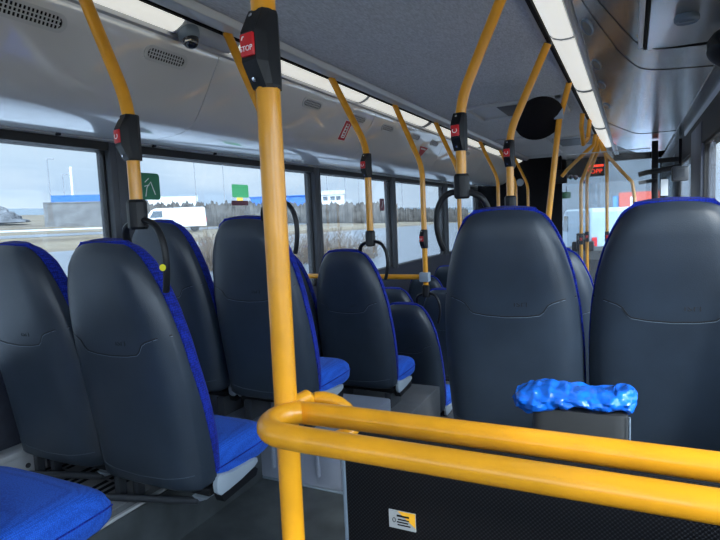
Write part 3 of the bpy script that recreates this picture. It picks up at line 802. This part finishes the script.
# ------------------------------------------------------------------ stickers on the windows
def sticker(name, y0, y1, z0, z1, m, lab, extra=None):
    b = MB(); t = thing(name, lab, 'sticker', (XL-.016, (y0+y1)/2, (z0+z1)/2))
    hy, hz = (y1-y0)/2, (z1-z0)/2; r = min(hy, hz)*.25
    P = []
    for cx, cz, a0 in ((hy-r, hz-r, 0), (-hy+r, hz-r, 90), (-hy+r, -hz+r, 180), (hy-r, -hz+r, 270)):
        for k in range(5): a = math.radians(a0+22.5*k); P.append((cx+r*math.cos(a), cz+r*math.sin(a)))
    b.loft([[Vector((x, p[0], p[1])) for p in P] for x in (0, .0015)]); b.build('sheet', m, t)
    if extra: extra(t, hy, hz)
    return t
def tree_marks(t, hy, hz):
    b = MB()
    b.tube([(.002, -.3*hy, -.75*hz), (.002, -.15*hy, -.1*hz), (.002, .2*hy, .35*hz), (.002, .55*hy, -.6*hz)], .0022, 6)
    b.tube([(.002, -.3*hy, .3*hz), (.002, .05*hy, .6*hz)], .0022, 6); b.tube([(.002, -.35*hy, 0), (.002, .05*hy, .1*hz)], .0022, 6)
    b.build('white_marks', WHT, t)
sticker('exit_sticker', 1.86, 2.0, .13, .255, GRN, 'dark green window sticker with white strokes just right of the leftmost pole', tree_marks)
sticker('mint_sticker', 2.54, 2.69, .150, .225, MINT, 'bright mint green sticker on the second window left of the thick pole')
sticker('maroon_sticker', 2.53, 2.68, .105, .132, MAROON, 'thin maroon strip sticker below the mint sticker')
def pic(t, hy, hz):
    b = MB(); b.tube([(.002, -.3*hy, -.5*hz), (.002, .1*hy, 0), (.002, .3*hy, .6*hz)], .004, 6); b.build('white_marks', WHT, t)
sticker('safety_sticker', 4.60, 4.70, .06, .17, MAROON, 'tiny brown sticker near the edge of the third window', pic)

# ------------------------------------------------------------------ front of the saloon
t = thing('cab_partition', 'black panel closing off the driver cab at the front left', 'partition', (-1.4, 8.0, 0))
b = MB(); b.box(-.60, .55, -.02, .02, LZ+.002, .715, .01); b.build('panel', BLKM, t)
b = MB(); b.lathe([(.05, 0), (.05, .012), (.035, .018), (.0, .018)], 24, rotm((0, -1, 0), (.0, -.02, .40))); b.build('round_speaker', TRIM, t)
t = thing('destination_display', 'black overhead unit with red LED text at the front', 'display', (-.55, 8.7, .55))
b = MB(); b.box(-.50, .20, -.10, .10, -.10, .165, .012); b.build('housing', BLK, t)
LED = mat('red_led', (.5, .01, .0), .4, emit=(1, .06, .02), estr=1.6)
text_mesh('STOPP', .085, .001, 'led_text', LED, t, Matrix.Translation((.05, -.103, -.035)) @ Matrix.Rotation(PI/2, 4, 'X'))
b = MB(); b.box(-.02, .19, -.106, -.10, .03, .06); b.build('led_bar', LED, t)
t = thing('driver_monitor', 'small dark monitor hanging by the cab', 'screen', (-.87, 8.0, .44))
b = MB(); b.box(-.085, .085, -.03, .03, -.09, .09, .01); b.build('casing', BLK, t)
b = MB(); b.tube([(0, 0, .08), (0, 0, .285)], .012, 8); b.build('bracket', BLK, t)
t = thing('cab_sign', 'small green sign beside the cab partition', 'sign', (-.82, 8.2, .20))
b = MB(); b.box(-.05, .06, -.004, .004, -.05, .04, .002); b.build('plate', mat('sign_green', (.10, .32, .18), .5), t)
b = MB(); b.tube([(0, .02, .03), (0, .02, .12)], .006, 6); b.build('stem', BLK, t)
for k, (x, y, z) in enumerate(((-.764, 8.3, .445), (-.700, 8.3, .435), (-.624, 8.5, .374))):
    t = thing('spot_lamp', ['left one of the small chrome lamps below the red display', 'middle one of the small chrome lamps below the red display', 'right one of the small chrome lamps below the red display'][k], 'lamp', (x, y, z), 0, 'small chrome lamps at the front')
    b = MB(); b.lathe([(.0, -.03), (.028, -.022), (.036, 0), (.030, .02), (.0, .03)], 16, rotm((0, -1, -.4))); b.build('shade', CHR, t)
    b = MB(); b.tube([(0, 0, .02), (0, 0, .12)], .008, 8); b.build('stem', BLK, t)
# dashboard
t = thing('dashboard', 'dark dashboard with switch panel below the windscreen', 'dashboard', (-.9, 8.95, -.62))
b = MB(); b.prism([(-.30, -.9), (-.30, -.12), (-.18, .0), (.20, .04), (.22, -.9)], 'x', -1.05, 1.2); b.build('body', DARKG, t)
b = MB(); b.box(.10, .40, -.24, -.10, 0, .14, .02); b.build('instrument_hood', BLK, t)
t = thing('ticket_machine', 'small dark ticket machine on a stand at the front', 'machine', (-.62, 8.1, -.42))
b = MB(); b.box(-.06, .07, -.06, .06, -.13, .09, .015); b.build('casing', BLK, t)
b = MB(); b.box(-.04, .05, -.066, -.058, .0, .06); b.build('screen', mat('pale_screen', (.16, .17, .17), .3), t)
b = MB(); b.tube([(0, 0, -.13), (0, 0, LZ+.40)], .03, 10); b.build('stand', DKMET, t)
t = thing('front_seat', 'blue topped seat far ahead beside the door', 'seat', (-.05, 6.7, -1.66))
b = MB(); b.box(-.20, .20, 0, .10, .55, 1.28, .04, None, 4); b.build('back_shell', SHELL, t)
b = MB(); b.box(-.21, .21, .04, .16, .60, 1.31, .05, None, 4); b.build('back_cushion', FABB, t)
b = MB(); b.box(-.21, .21, .10, .55, .42, .55, .04, None, 4); b.build('seat_cushion', FAB, t)
b = MB(); b.box(-.05, .05, .2, .35, 0, .43); b.build('pedestal', DKMET, t)
t = thing('dark_screen', 'dark knee-high partition with yellow bar in the distance on the right', 'partition', (-.16, 5.6, LZ))
b = MB(); b.box(-.16, .45, -.012, .012, .02, .92, .004); b.build('board', DARKG, t)
b = MB(); b.tube([(-.16, 0, .94), (.45, 0, .94)], .018, 12); b.build('top_bar', YEL, t)
b = MB(); b.tube([(-.16, 0, 0), (-.16, 0, .95)], .016, 12); b.build('post', YEL, t)
# far poles
for x, y, lab, pts in (
    (-.461, 6.0, 'far straight yellow pole left of the pair near the windscreen', [(0, 0, LZ), (0, 0, .20), (.005, 0, .27), (.12, 0, .55), (.15, 0, .63), (.155, 0, .70)]),
    (-.439, 6.5, 'far straight yellow pole right of the pair near the windscreen', [(0, 0, LZ), (0, 0, .22), (.005, 0, .32), (.10, 0, .58), (.13, 0, .66), (.133, 0, .70)]),
    (-.60, 5.8, 'far yellow arm slanting up from the cab to the ceiling rail', [(-.02, 0, .32), (.04, 0, .39), (.18, 0, .52), (.27, 0, .60), (.285, 0, .70)]),
    (-.237, 6.4, 'pale far pole beside the white vehicle outside', [(0, 0, LZ), (0, 0, 0), (0, 0, .45), (-.02, 0, .60), (-.07, 0, .70)]),
    (.0, 6.2, 'far yellow pole bending right behind the glass screen', [(.02, 0, LZ), (.02, 0, .10), (.0, 0, .24), (-.10, 0, .36), (-.27, 0, .58), (-.305, 0, .70)]),
    (-.33, 4.6, 'short hanging yellow loop under the right light strip', [(0, -.12, .70), (-.01, -.10, .60), (-.005, .02, .49), (.02, .14, .54), (.03, .20, .70)])):
    t = thing('far_pole', lab, 'pole', (x, y, 0), 0, 'yellow poles near the front')
    V = [Vector(p) for p in pts]; P = []
    for i in range(len(V)-1):
        p0, p1, p2, p3 = V[max(i-1, 0)], V[i], V[i+1], V[min(i+2, len(V)-1)]
        for k in range(5):
            q = k/5; P.append(.5*((2*p1)+(p2-p0)*q+(2*p0-5*p1+4*p2-p3)*q*q+(3*p1-p0-3*p2+p3)*q**3) if False else p1.lerp(p2, q))
    P.append(V[-1])
    b = MB(); b.tube(P, .017, 14); b.build('tube', YEL, t)
    if 'pair' in lab or 'pale' in lab:
        b = MB(); b.box(-.022, .022, -.024, .020, -.36, -.25, .006); b.build('stop_button_box', BLK, t)
        b = MB(); b.box(-.012, .012, -.028, -.022, -.32, -.29, .002); b.build('stop_button', RED, t)
# glass screen ahead of the seats
t = thing('glass_screen', 'clear glass screen standing across the right side ahead of the seats', 'screen', (-.18, 5.15, 0))
b = MB(); b.box(-.33, .31, -.004, .004, -.72, .465); b.build('glass_pane', GLF, t, smooth=False)
b = MB(); b.box(-.33, .31, -.006, .006, .463, .470); b.build('top_edge', SILV, t)
for xa in (-.33, .29): b = MB(); b.box(xa, xa+.02, -.015, .015, LZ, -.60); b.build('post', DKMET, t)
# folded door leaf on the right
t = thing('door_1', 'folded glass door leaf with black posts on the right', 'door', (.16, 5.45, 0)); t['kind'] = 'structure'
b = MB(); b.box(-.010, .040, -.03, .03, LZ+.02, .55, .006); b.box(.19, .215, -.02, .02, LZ+.02, .55, .004); b.box(0, .21, -.015, .015, .36, .40); b.build('door_frame', BLK, t)
b = MB(); b.box(.035, .195, -.003, .003, LZ+.05, .38); b.build('window_pane', GLS, t, smooth=False)
b = MB(); b.tube([(-.11, -.04, .27), (-.05, -.05, .285), (.02, -.05, .29), (.20, -.04, .32)], .022, 10); b.tube([(-.11, -.04, .20), (-.02, -.05, .21), (.03, -.05, .215)], .016, 10); b.build('door_arm', BLK, t)
b = MB(); b.box(.06, .115, -.012, -.006, .08, .22); b.build('paper_notice', mat('paper_grey', (.55, .58, .62), .7), t)
t = thing('door_motor', 'dark grey box on the right wall post beside the folded door', 'box', (.335, 4.95, .235))
b = MB(); b.box(-.06, .05, -.06, .06, -.055, .055, .008); b.build('casing', DARKG, t)
b = MB(); b.box(-.04, .02, -.064, -.058, -.03, .03); b.build('cover', DKMET, t)

# ------------------------------------------------------------------ outside world (ground falls slightly towards the bus)
SL = math.tan(math.radians(2.6)); GZ = -2.0
def gz(x, y): return GZ-SL*(x+2) if x < -2 else GZ
def ground_mat():
    m = bpy.data.materials.new('winter_grass_and_snow'); m.use_nodes = True
    nt = m.node_tree; bs = nt.nodes['Principled BSDF']; bs.inputs['Roughness'].default_value = .95
    tc = nt.nodes.new('ShaderNodeTexCoord'); mp = nt.nodes.new('ShaderNodeMapping'); mp.inputs['Scale'].default_value = (.10, .030, 1)
    nt.links.new(tc.outputs['Object'], mp.inputs['Vector'])
    n = nt.nodes.new('ShaderNodeTexNoise'); n.inputs['Scale'].default_value = 1.5; n.inputs['Detail'].default_value = 8; n.inputs['Roughness'].default_value = .65
    nt.links.new(mp.outputs[0], n.inputs['Vector'])
    r = nt.nodes.new('ShaderNodeValToRGB'); e = r.color_ramp.elements
    e[0].position = .30; e[0].color = (.10, .085, .070, 1); e[1].position = .46; e[1].color = (.21, .17, .125, 1)
    for pos, c in ((.56, (.30, .255, .185, 1)), (.68, (.26, .225, .175, 1)), (.80, (.62, .66, .72, 1))):
        k = e.new(pos); k.color = c
    nt.links.new(n.outputs['Fac'], r.inputs['Fac'])
    n3 = nt.nodes.new('ShaderNodeTexNoise'); n3.inputs['Scale'].default_value = 3.; n3.inputs['Detail'].default_value = 6
    nt.links.new(tc.outputs['Object'], n3.inputs['Vector'])
    mx = nt.nodes.new('ShaderNodeMix'); mx.data_type = 'RGBA'; mx.blend_type = 'OVERLAY'; mx.inputs[0].default_value = .35
    nt.links.new(r.outputs['Color'], mx.inputs[6]); nt.links.new(n3.outputs['Fac'], mx.inputs[7])
    nt.links.new(mx.outputs[2], bs.inputs['Base Color'])
    return m
GM = ground_mat()
b = MB(); b.loft([[Vector((-160, -60, gz(-160, 0))), Vector((-160, 200, gz(-160, 0)))], [Vector((-2, -60, GZ)), Vector((-2, 200, GZ))], [Vector((60, -60, GZ)), Vector((60, 200, GZ))]], caps=False, closed=False)
struct('ground', b, GM, 'pale winter grass and snow outside the bus', smooth=False)
b = MB(); xs_ = -158; b.loft([[Vector((-3000, -3000, gz(xs_, 0)-1.0+SL*(-(-3000-xs_)))), Vector((-3000, 3000, gz(xs_, 0)-1.0+SL*(-(-3000-xs_))))], [Vector((xs_, -3000, gz(xs_, 0)-1.0)), Vector((xs_, 3000, gz(xs_, 0)-1.0))]], caps=False, closed=False)
struct('sea', b, mat('sea_water', (.10, .19, .28), .25, noise=.2, nscale=.05), 'blue grey sea on the horizon', smooth=False)
def strip(name, x0, x1, y0, y1, m, lab, h=.02, skew=0):
    b = MB(); b.loft([[Vector((x0, y0, gz(x0, 0)+h)), Vector((x1, y0, gz(x1, 0)+h))], [Vector((x0+skew, y1, gz(x0+skew, 0)+h)), Vector((x1+skew, y1, gz(x1+skew, 0)+h))]], caps=False, closed=False)
    return struct(name, b, m, lab, smooth=False)
ASP = mat('wet_asphalt', (.20, .235, .29), .35, noise=.1, nscale=.6)
SNOW = mat('old_snow', (.80, .84, .90), .7, noise=.06, nscale=2)
strip('road', -30, -21, -60, 140, ASP, 'wet grey road beyond the left windows', skew=14)
strip('road_far', -48, -44, -60, 140, ASP, 'second narrow road further away', skew=14)
strip('road_added', -13, -2.8, -60, 19, mat('added_pale_ground', (.55, .60, .68), .5, noise=.15, nscale=.8), 'pale strip added beside the bus for the glossy panels to reflect', .03)  # bright ground added so the left panels mirror a paler band
strip('snow_strip', -58, -54, -60, 60, SNOW, 'strip of old snow in front of the block wall', skew=8)
strip('road_front', -20, 30, 10, 120, ASP, 'grey yard ahead of the windscreen', .01)
# direction helpers: a spot outside given by bearing slope k = x/y and distance along x
def spot(k, x): return (x, x/k)
def face(t, k):  # turn so that local -Y faces the bus
    t.rotation_euler.z = math.atan2(-k, 1)*1.0
BW = mat('block_wall_grey', (.175, .178, .185), .9, noise=.3, nscale=1.2)
def out_box(name, lab, cat, u0, u1, x, z0, z1, depth, m, part='body', grp=None):
    # u0,u1: bearing slopes (y/x magnitude) of the two ends at lateral distance x
    return None
def P2(a, D): return Vector((-D*math.sin(a), D*math.cos(a)))
def bearing(u): return math.radians(26.29)-math.atan((u-360)/553.4)
def wall_between(name, lab, cat, u0, u1, D, h0, h1, th, m, part, group=None, lift=.5):
    p = P2(bearing(u0), D/math.cos(bearing(u0)-bearing((u0+u1)/2))); q = P2(bearing(u1), D/math.cos(bearing(u1)-bearing((u0+u1)/2)))
    c = (p+q)/2; L = (q-p).length; ang = math.atan2((q-p).y, (q-p).x)
    t = thing(name, lab, cat, (c.x, c.y, gz(c.x, 0)+lift), ang, group)
    b = MB(); b.box(-L/2, L/2, -th/2, th/2, h0-lift, h1); b.build(part, m, t, smooth=False)
    return t, L
def zline(D, v, u):  # height above the ground at distance D for a row v (uses the level line through the principal point)
    return 0
t, L = wall_between('block_wall', 'grey block wall with a blue container behind, seen in the first window', 'wall', 49, 135, 70, -.8, 2.15, .4, BW, 'blocks')
b = MB(); b.box(-L/2, L/2, -.3, .3, 2.15, 2.3); b.build('coping', BW, t)
t, L = wall_between('blue_container', 'long blue container standing behind the grey block wall', 'container', 58, 140, 78, 0, 3.15, 2.2, mat('container_blue', (.02, .17, .62), .5), 'body')
b = MB()
for k in range(40): b.box(-L/2+L*k/40, -L/2+L*k/40+.12, -1.16, -1.1, .1, 3.2)
b.build('ribs', MATS['container_blue'], t, smooth=False)
HEDGE = mat('bare_hedge', (.105, .098, .092), 1., noise=.5, nscale=1.5)
def hedge(lab, u0, u1, D, h, seed, m=HEDGE):
    rng = random.Random(seed); p = P2(bearing(u0), D); q = P2(bearing(u1), D); b = MB(); n = 220
    ctr = (p+q)/2
    loops = []
    for i in range(n+1):
        c = p.lerp(q, i/n)-ctr; hh = h*(.93+.05*math.sin(i*.31)+.04*math.sin(i*.83)+.10*rng.random()); w = .8+.2*rng.random()
        d = Vector((c.x+ctr.x, c.y+ctr.y)).normalized()*w; z0 = gz(c.x+ctr.x, 0)-gz(ctr.x, 0)-.9
        loops.append([Vector((c.x-d.x, c.y-d.y, z0)), Vector((c.x-d.x*.8, c.y-d.y*.8, z0+hh*.6)), Vector((c.x, c.y, z0+hh)), Vector((c.x+d.x, c.y+d.y, z0+hh*.6)), Vector((c.x+d.x, c.y+d.y, z0))])
    b.loft(loops); o = b.build('hedge', m, None, angle=180); o.location = (ctr.x, ctr.y, gz(ctr.x, 0)+.55)
    return tag(o, lab, 'hedge', 'bare hedges along the road')
hedge('long bare grey hedge behind the white van', 120, 262, 66, 3.0, 1)
hedge('bare dark hedge seen through the third window below the white house', 250, 400, 74, 3.0, 2)
hedge('pale bare hedge seen through the fourth window', 395, 470, 80, 2.3, 3)
# rock pile
b = MB(); rng = random.Random(5); c = P2(bearing(-14), 84)
from mathutils import noise as mn
loops = []
for i in range(13):
    r_ = 6.0*(1-i/12.0)**.8; zz = 3.0*(i/12.0)
    loops.append([Vector((r_*math.cos(2*PI*k/36)*1.15, r_*math.sin(2*PI*k/36)*.7, zz))*(1+.16*mn.noise(Vector((k*.9, i*.9, 2)))) for k in range(36)])
b.loft(loops); o = b.build('rock_pile', mat('rock_grey', (.16, .17, .19), .95, noise=.5, nscale=.8), None, smooth=False); o.location = (c.x, c.y, gz(c.x, 0)+.1)
tag(o, 'heap of dark rocks near the shore at the left edge', 'rocks')
# vehicles and buildings
VW = mat('vehicle_white', (.86, .88, .90), .3)
VGL = mat('vehicle_glass', (.10, .14, .18), .1)
TYRE = mat('tyre', (.02, .02, .02), .8)
def van(name, lab, u, D, length, h, heading_add, m=VW):
    c = P2(bearing(u), D); t = thing(name, lab, 'van', (c.x, c.y, gz(c.x, 0)), bearing(u)+heading_add)
    w = 1.9; sc = length/5.2
    side = [(-2.6, .45), (-2.62, .95), (-2.5, 1.12), (-2.05, 1.25), (-1.55, 1.88), (-1.25, 2.0), (2.45, 2.02), (2.58, 1.9), (2.62, .45)]
    b = MB(); hs = h/2.02
    L = [[Vector((p[0]*sc, y, p[1]*hs)) for p in side] for y in (-.95, -.88, .88, .95)]
    L[0] = [Vector((p[0]*sc*.99, -.95, .1+(p[1]*hs-.1)*.97)) for p in side]; L[-1] = [Vector((p[0]*sc*.99, .95, .1+(p[1]*hs-.1)*.97)) for p in side]
    b.loft(L); b.build('body', m, t, angle=30)
    for y in (-.955, .955):
        b = MB(); b.loft([[Vector((p[0]*sc, y+d, p[1]*hs)) for p in ((-1.72, 1.25), (-1.42, 1.78), (-.75, 1.78), (-.75, 1.25))] for d in (-.012, .012)]); b.build('side_window', VGL, t, smooth=False)
    b = MB(); b.loft([[Vector((p[0]*sc-.02, y, p[1]*hs+.02)) for p in ((-2.02, 1.27), (-1.55, 1.86), (-1.53, 1.84), (-2.0, 1.25))] for y in (-.8, .8)]); b.build('windscreen', VGL, t, smooth=False)
    for x in (-1.75, 1.7):
        for y in (-.82, .82):
            b = MB(); b.lathe([(.20, -.11), (.34, -.10), (.34, .10), (.20, .11), (.0, .08)], 20, Matrix.Translation((x*sc, y, .34)) @ Matrix.Rotation(PI/2, 4, 'X')); b.build('wheel', TYRE, t)
    for y in (-.85, .85):
        b = MB(); b.box(2.58*sc, 2.64*sc, y-.07, y+.07, .8, 1.15); b.build('tail_lamp', RED, t)
    return t
van('delivery_van', 'white panel van parked outside behind the second row window seat', 176, 50, 5.4, 2.05, 0)
t = van('parked_van', 'pale van standing in front of the windscreen', 604, 20, 4.6, 2.0, math.radians(-75), mat('pale_vehicle', (.38, .48, .60), .3))
t, L = wall_between('long_trailer', 'long low white trailer roof seen beyond the white van', 'trailer', 152, 202, 95, 0, 3.2, 2.4, VW, 'body')
b = MB(); b.box(-L/2, L/2, -1.25, 1.25, 3.2, 3.3); b.build('roof', VW, t)
t, L = wall_between('blue_shed', 'low blue shed beside the thick yellow pole in the second window', 'shed', 255, 312, 95, 0, 3.3, 3, MATS['container_blue'], 'walls')
b = MB(); b.box(-L/2-.2, L/2+.2, -1.7, 1.7, 3.3, 3.45); b.build('roof', MATS['container_blue'], t)
t, L = wall_between('white_house', 'small white house on the rise in the third window', 'house', 319, 347, 88, 0, 3.5, 4, VW, 'walls')
b = MB(); b.prism([(-2.2, 3.45), (0, 4.2), (2.2, 3.45)], 'x', -L/2-.2, L/2+.2); b.build('roof', mat('roof_pale', (.60, .62, .66), .7), t)
for q in (-.15, .1, .3): b = MB(); b.box(L*q-.35, L*q+.35, -2.03, -2.0, 2.6, 3.2); b.build('window', VGL, t)
t, L = wall_between('yellow_digger', 'tiny yellow digger on the horizon left of the thick pole', 'vehicle', 241, 247, 96, 1.2, 3.5, 1.5, mat('digger_yellow', (.75, .50, .05), .5), 'cab')
b = MB(); b.box(-.8, .8, -.9, .9, 0, 1.25); b.build('tracks', TYRE, t)
for k, (u, D, h, lab) in enumerate(((57, 83.5, 8.5, 'tall thin lamp post left of the wall'), (71, 83, 6.5, 'short lamp post above the blue container'), (79, 84, 7.5, 'white mast above the blue container'),
        (201, 90, 10, 'lamp post above the white van'), (229, 90, 9, 'lamp post below the mint sticker'), (331, 99, 9.5, 'lamp post behind the white house'), (349, 90, 10, 'lamp post right of the white house'), (362, 92, 10, 'lamp post by the third pole'), (405, 92, 8, 'lamp post in the fourth window'))):
    c = P2(bearing(u), D); t = thing('lamp_post', lab, 'lamp post', (c.x, c.y, gz(c.x, 0)), bearing(u), 'lamp posts outside')
    m_ = WHT if 'white mast' in lab else mat('post_grey', (.33, .36, .40), .6)
    b = MB(); b.tube([(0, 0, -.3), (0, 0, h)], .16 if m_ is WHT else .07, 8); b.build('post', m_, t)
    b = MB(); b.box(-.1, (.25 if m_ is WHT else .8), -.08, .08, h-.1, h+.02); b.build('lamp_head', m_, t)
# front: red container, grey building
t, L = wall_between('red_container', 'red shipping container beyond the windscreen', 'container', 621, 664, 40, .2, 2.9, 2.4, mat('container_red', (.62, .10, .07), .5), 'body', lift=0)
b = MB(); b.box(-L/2-.35, -L/2-.02, -1.1, 1.1, .2, 2.7); b.build('end_frame', mat('container_end_blue', (.10, .30, .65), .5), t)
b = MB(); b.box(-.6, -.25, -1.22, -1.2, 1.4, 2.6); b.build('white_lettering', WHT, t)
t, L = wall_between('grey_building', 'plain grey building beyond the front windscreen', 'building', 560, 690, 60, 0, 6.6, 8, mat('building_grey', (.13, .15, .18), .8, noise=.1, nscale=.6), 'walls')
b = MB(); b.box(-L/2-.3, L/2+.3, -4.3, 4.3, 6.6, 6.9); b.build('roof', mat('roof_dark', (.10, .12, .15), .7), t)
# brown scrub bushes close to the left side
TW = mat('bare_twigs', (.20, .155, .12), 1., noise=.4, nscale=6)
def bush(u, D, r, h, seed, lab):
    rng = random.Random(seed); c = P2(bearing(u), D); b = MB()
    for k in range(150):
        a = rng.random()*2*PI; q = rng.random()**.5*r*.5; p = Vector((q*math.cos(a), q*math.sin(a), -.1))
        d = Vector((math.cos(a)*.5*rng.random()*1.6, math.sin(a)*.5*rng.random()*1.6, 1)).normalized(); l = h*(.45+.6*rng.random())
        p1 = p+d*l*.5+Vector((rng.uniform(-.1, .1), rng.uniform(-.1, .1), 0)); p2 = p+d*l+Vector((rng.uniform(-.2, .2), rng.uniform(-.2, .2), 0))
        b.tube([p, p1, p2], [.014, .010, .004], 4)
        for _ in range(4):
            e = p.lerp(p2, .4+.5*rng.random()); f = e+Vector((rng.uniform(-.3, .3), rng.uniform(-.3, .3), rng.uniform(.05, .4)))
            b.tube([e, f], [.008, .003], 3)
    o = b.build('scrub_bush', TW, None); o.location = (c.x, c.y, gz(c.x, 0))
    tag(o, lab, 'bush', 'bare brown bushes outside')
for i, (u, D, r, h, lab) in enumerate(((206, 17, 1.1, 1.3, 'bare brown bush right of the second row window seat'), (224, 20.5, 1.3, 1.6, 'bare brown bush between the second row seats'), (246, 17, 1.2, 1.5, 'bare brown bush close behind the thick pole'),
        (263, 21, 1.4, 1.4, 'bare brown bush right behind the thick pole'), (302, 18, 1.2, 1.4, 'bare bush left of the second window post'), (326, 22, 1.4, 1.5, 'bare bush right of the second window post'), (352, 19, 1.3, 1.3, 'bare bush below the white house'))):
    bush(u, D, r, h, 20+i, lab)

# ------------------------------------------------------------------ sky and sun
W = bpy.data.worlds.new('World'); S.world = W; W.use_nodes = True
nt = W.node_tree; bg = nt.nodes['Background']
tc = nt.nodes.new('ShaderNodeTexCoord'); sx = nt.nodes.new('ShaderNodeSeparateXYZ'); nt.links.new(tc.outputs['Generated'], sx.inputs[0])
mr = nt.nodes.new('ShaderNodeMapRange'); mr.inputs['From Min'].default_value = -.05; mr.inputs['From Max'].default_value = .6
nt.links.new(sx.outputs['Z'], mr.inputs['Value'])
rp = nt.nodes.new('ShaderNodeValToRGB'); e = rp.color_ramp.elements
e[0].position = 0; e[0].color = (.50, .66, .86, 1); e[1].position = 1; e[1].color = (.80, .92, 1.05, 1)
k = e.new(.10); k.color = (.50, .66, .88, 1); k = e.new(.28); k.color = (.72, .83, .95, 1)
nt.links.new(mr.outputs[0], rp.inputs['Fac'])
mp = nt.nodes.new('ShaderNodeMapping'); mp.inputs['Scale'].default_value = (1, 1, 3.5); nt.links.new(tc.outputs['Generated'], mp.inputs[0])
nz = nt.nodes.new('ShaderNodeTexNoise'); nz.inputs['Scale'].default_value = 3.2; nz.inputs['Detail'].default_value = 7; nt.links.new(mp.outputs[0], nz.inputs['Vector'])
cr = nt.nodes.new('ShaderNodeValToRGB'); cr.color_ramp.elements[0].position = .48; cr.color_ramp.elements[1].position = .72
nt.links.new(nz.outputs['Fac'], cr.inputs['Fac'])
mx = nt.nodes.new('ShaderNodeMix'); mx.data_type = 'RGBA'; mx.inputs[7].default_value = (.98, 1.02, 1.06, 1)
mul = nt.nodes.new('ShaderNodeMath'); mul.operation = 'MULTIPLY'; mul.inputs[1].default_value = .75
nt.links.new(cr.outputs['Color'], mul.inputs[0]); nt.links.new(mul.outputs[0], mx.inputs[0])
nt.links.new(rp.outputs['Color'], mx.inputs[6]); nt.links.new(mx.outputs[2], bg.inputs['Color'])
bg.inputs['Strength'].default_value = 2.5
# glow added to the sky around the sun, to brighten the interior
SUN = Vector((.62, -.50, .55)).normalized()
dp = nt.nodes.new('ShaderNodeVectorMath'); dp.operation = 'DOT_PRODUCT'; dp.inputs[1].default_value = SUN
nt.links.new(tc.outputs['Generated'], dp.inputs[0])
mx0 = nt.nodes.new('ShaderNodeMath'); mx0.operation = 'MAXIMUM'; mx0.inputs[1].default_value = 0; nt.links.new(dp.outputs['Value'], mx0.inputs[0])
pw = nt.nodes.new('ShaderNodeMath'); pw.operation = 'POWER'; pw.inputs[1].default_value = 4; nt.links.new(mx0.outputs[0], pw.inputs[0])
ml = nt.nodes.new('ShaderNodeMath'); ml.operation = 'MULTIPLY_ADD'; ml.inputs[1].default_value = 5.0; ml.inputs[2].default_value = 1.0; nt.links.new(pw.outputs[0], ml.inputs[0])
vm = nt.nodes.new('ShaderNodeVectorMath'); vm.operation = 'SCALE'; nt.links.new(mx.outputs[2], vm.inputs[0]); nt.links.new(ml.outputs[0], vm.inputs['Scale'])
nt.links.new(vm.outputs[0], bg.inputs['Color'])
sun = bpy.data.lights.new('sun', 'SUN'); sun.energy = 3.0; sun.angle = math.radians(6); sun.color = (1, .95, .86)
so = bpy.data.objects.new('sun', sun); COL.objects.link(so)
so.rotation_euler = Vector((-.62, .50, -.55)).to_track_quat('-Z', 'Y').to_euler()

# ------------------------------------------------------------------ camera
cam = bpy.data.cameras.new('camera'); cam.sensor_width = 36; cam.lens = 36*553.437/720; cam.clip_start = .02; cam.clip_end = 6000
co = bpy.data.objects.new('camera', cam); COL.objects.link(co)
yaw, pit, rol = 4.58866857e-01, 9.30580946e-02, 4.34496471e-02
f = Vector((-math.sin(yaw)*math.cos(pit), math.cos(yaw)*math.cos(pit), -math.sin(pit)))
r0 = Vector((math.cos(yaw), math.sin(yaw), 0)); d0 = f.cross(r0)
r = math.cos(rol)*r0+math.sin(rol)*d0; d = -math.sin(rol)*r0+math.cos(rol)*d0
M = Matrix(((r.x, -d.x, -f.x, 0), (r.y, -d.y, -f.y, 0), (r.z, -d.z, -f.z, 0), (0, 0, 0, 1)))
co.matrix_world = M
S.camera = co
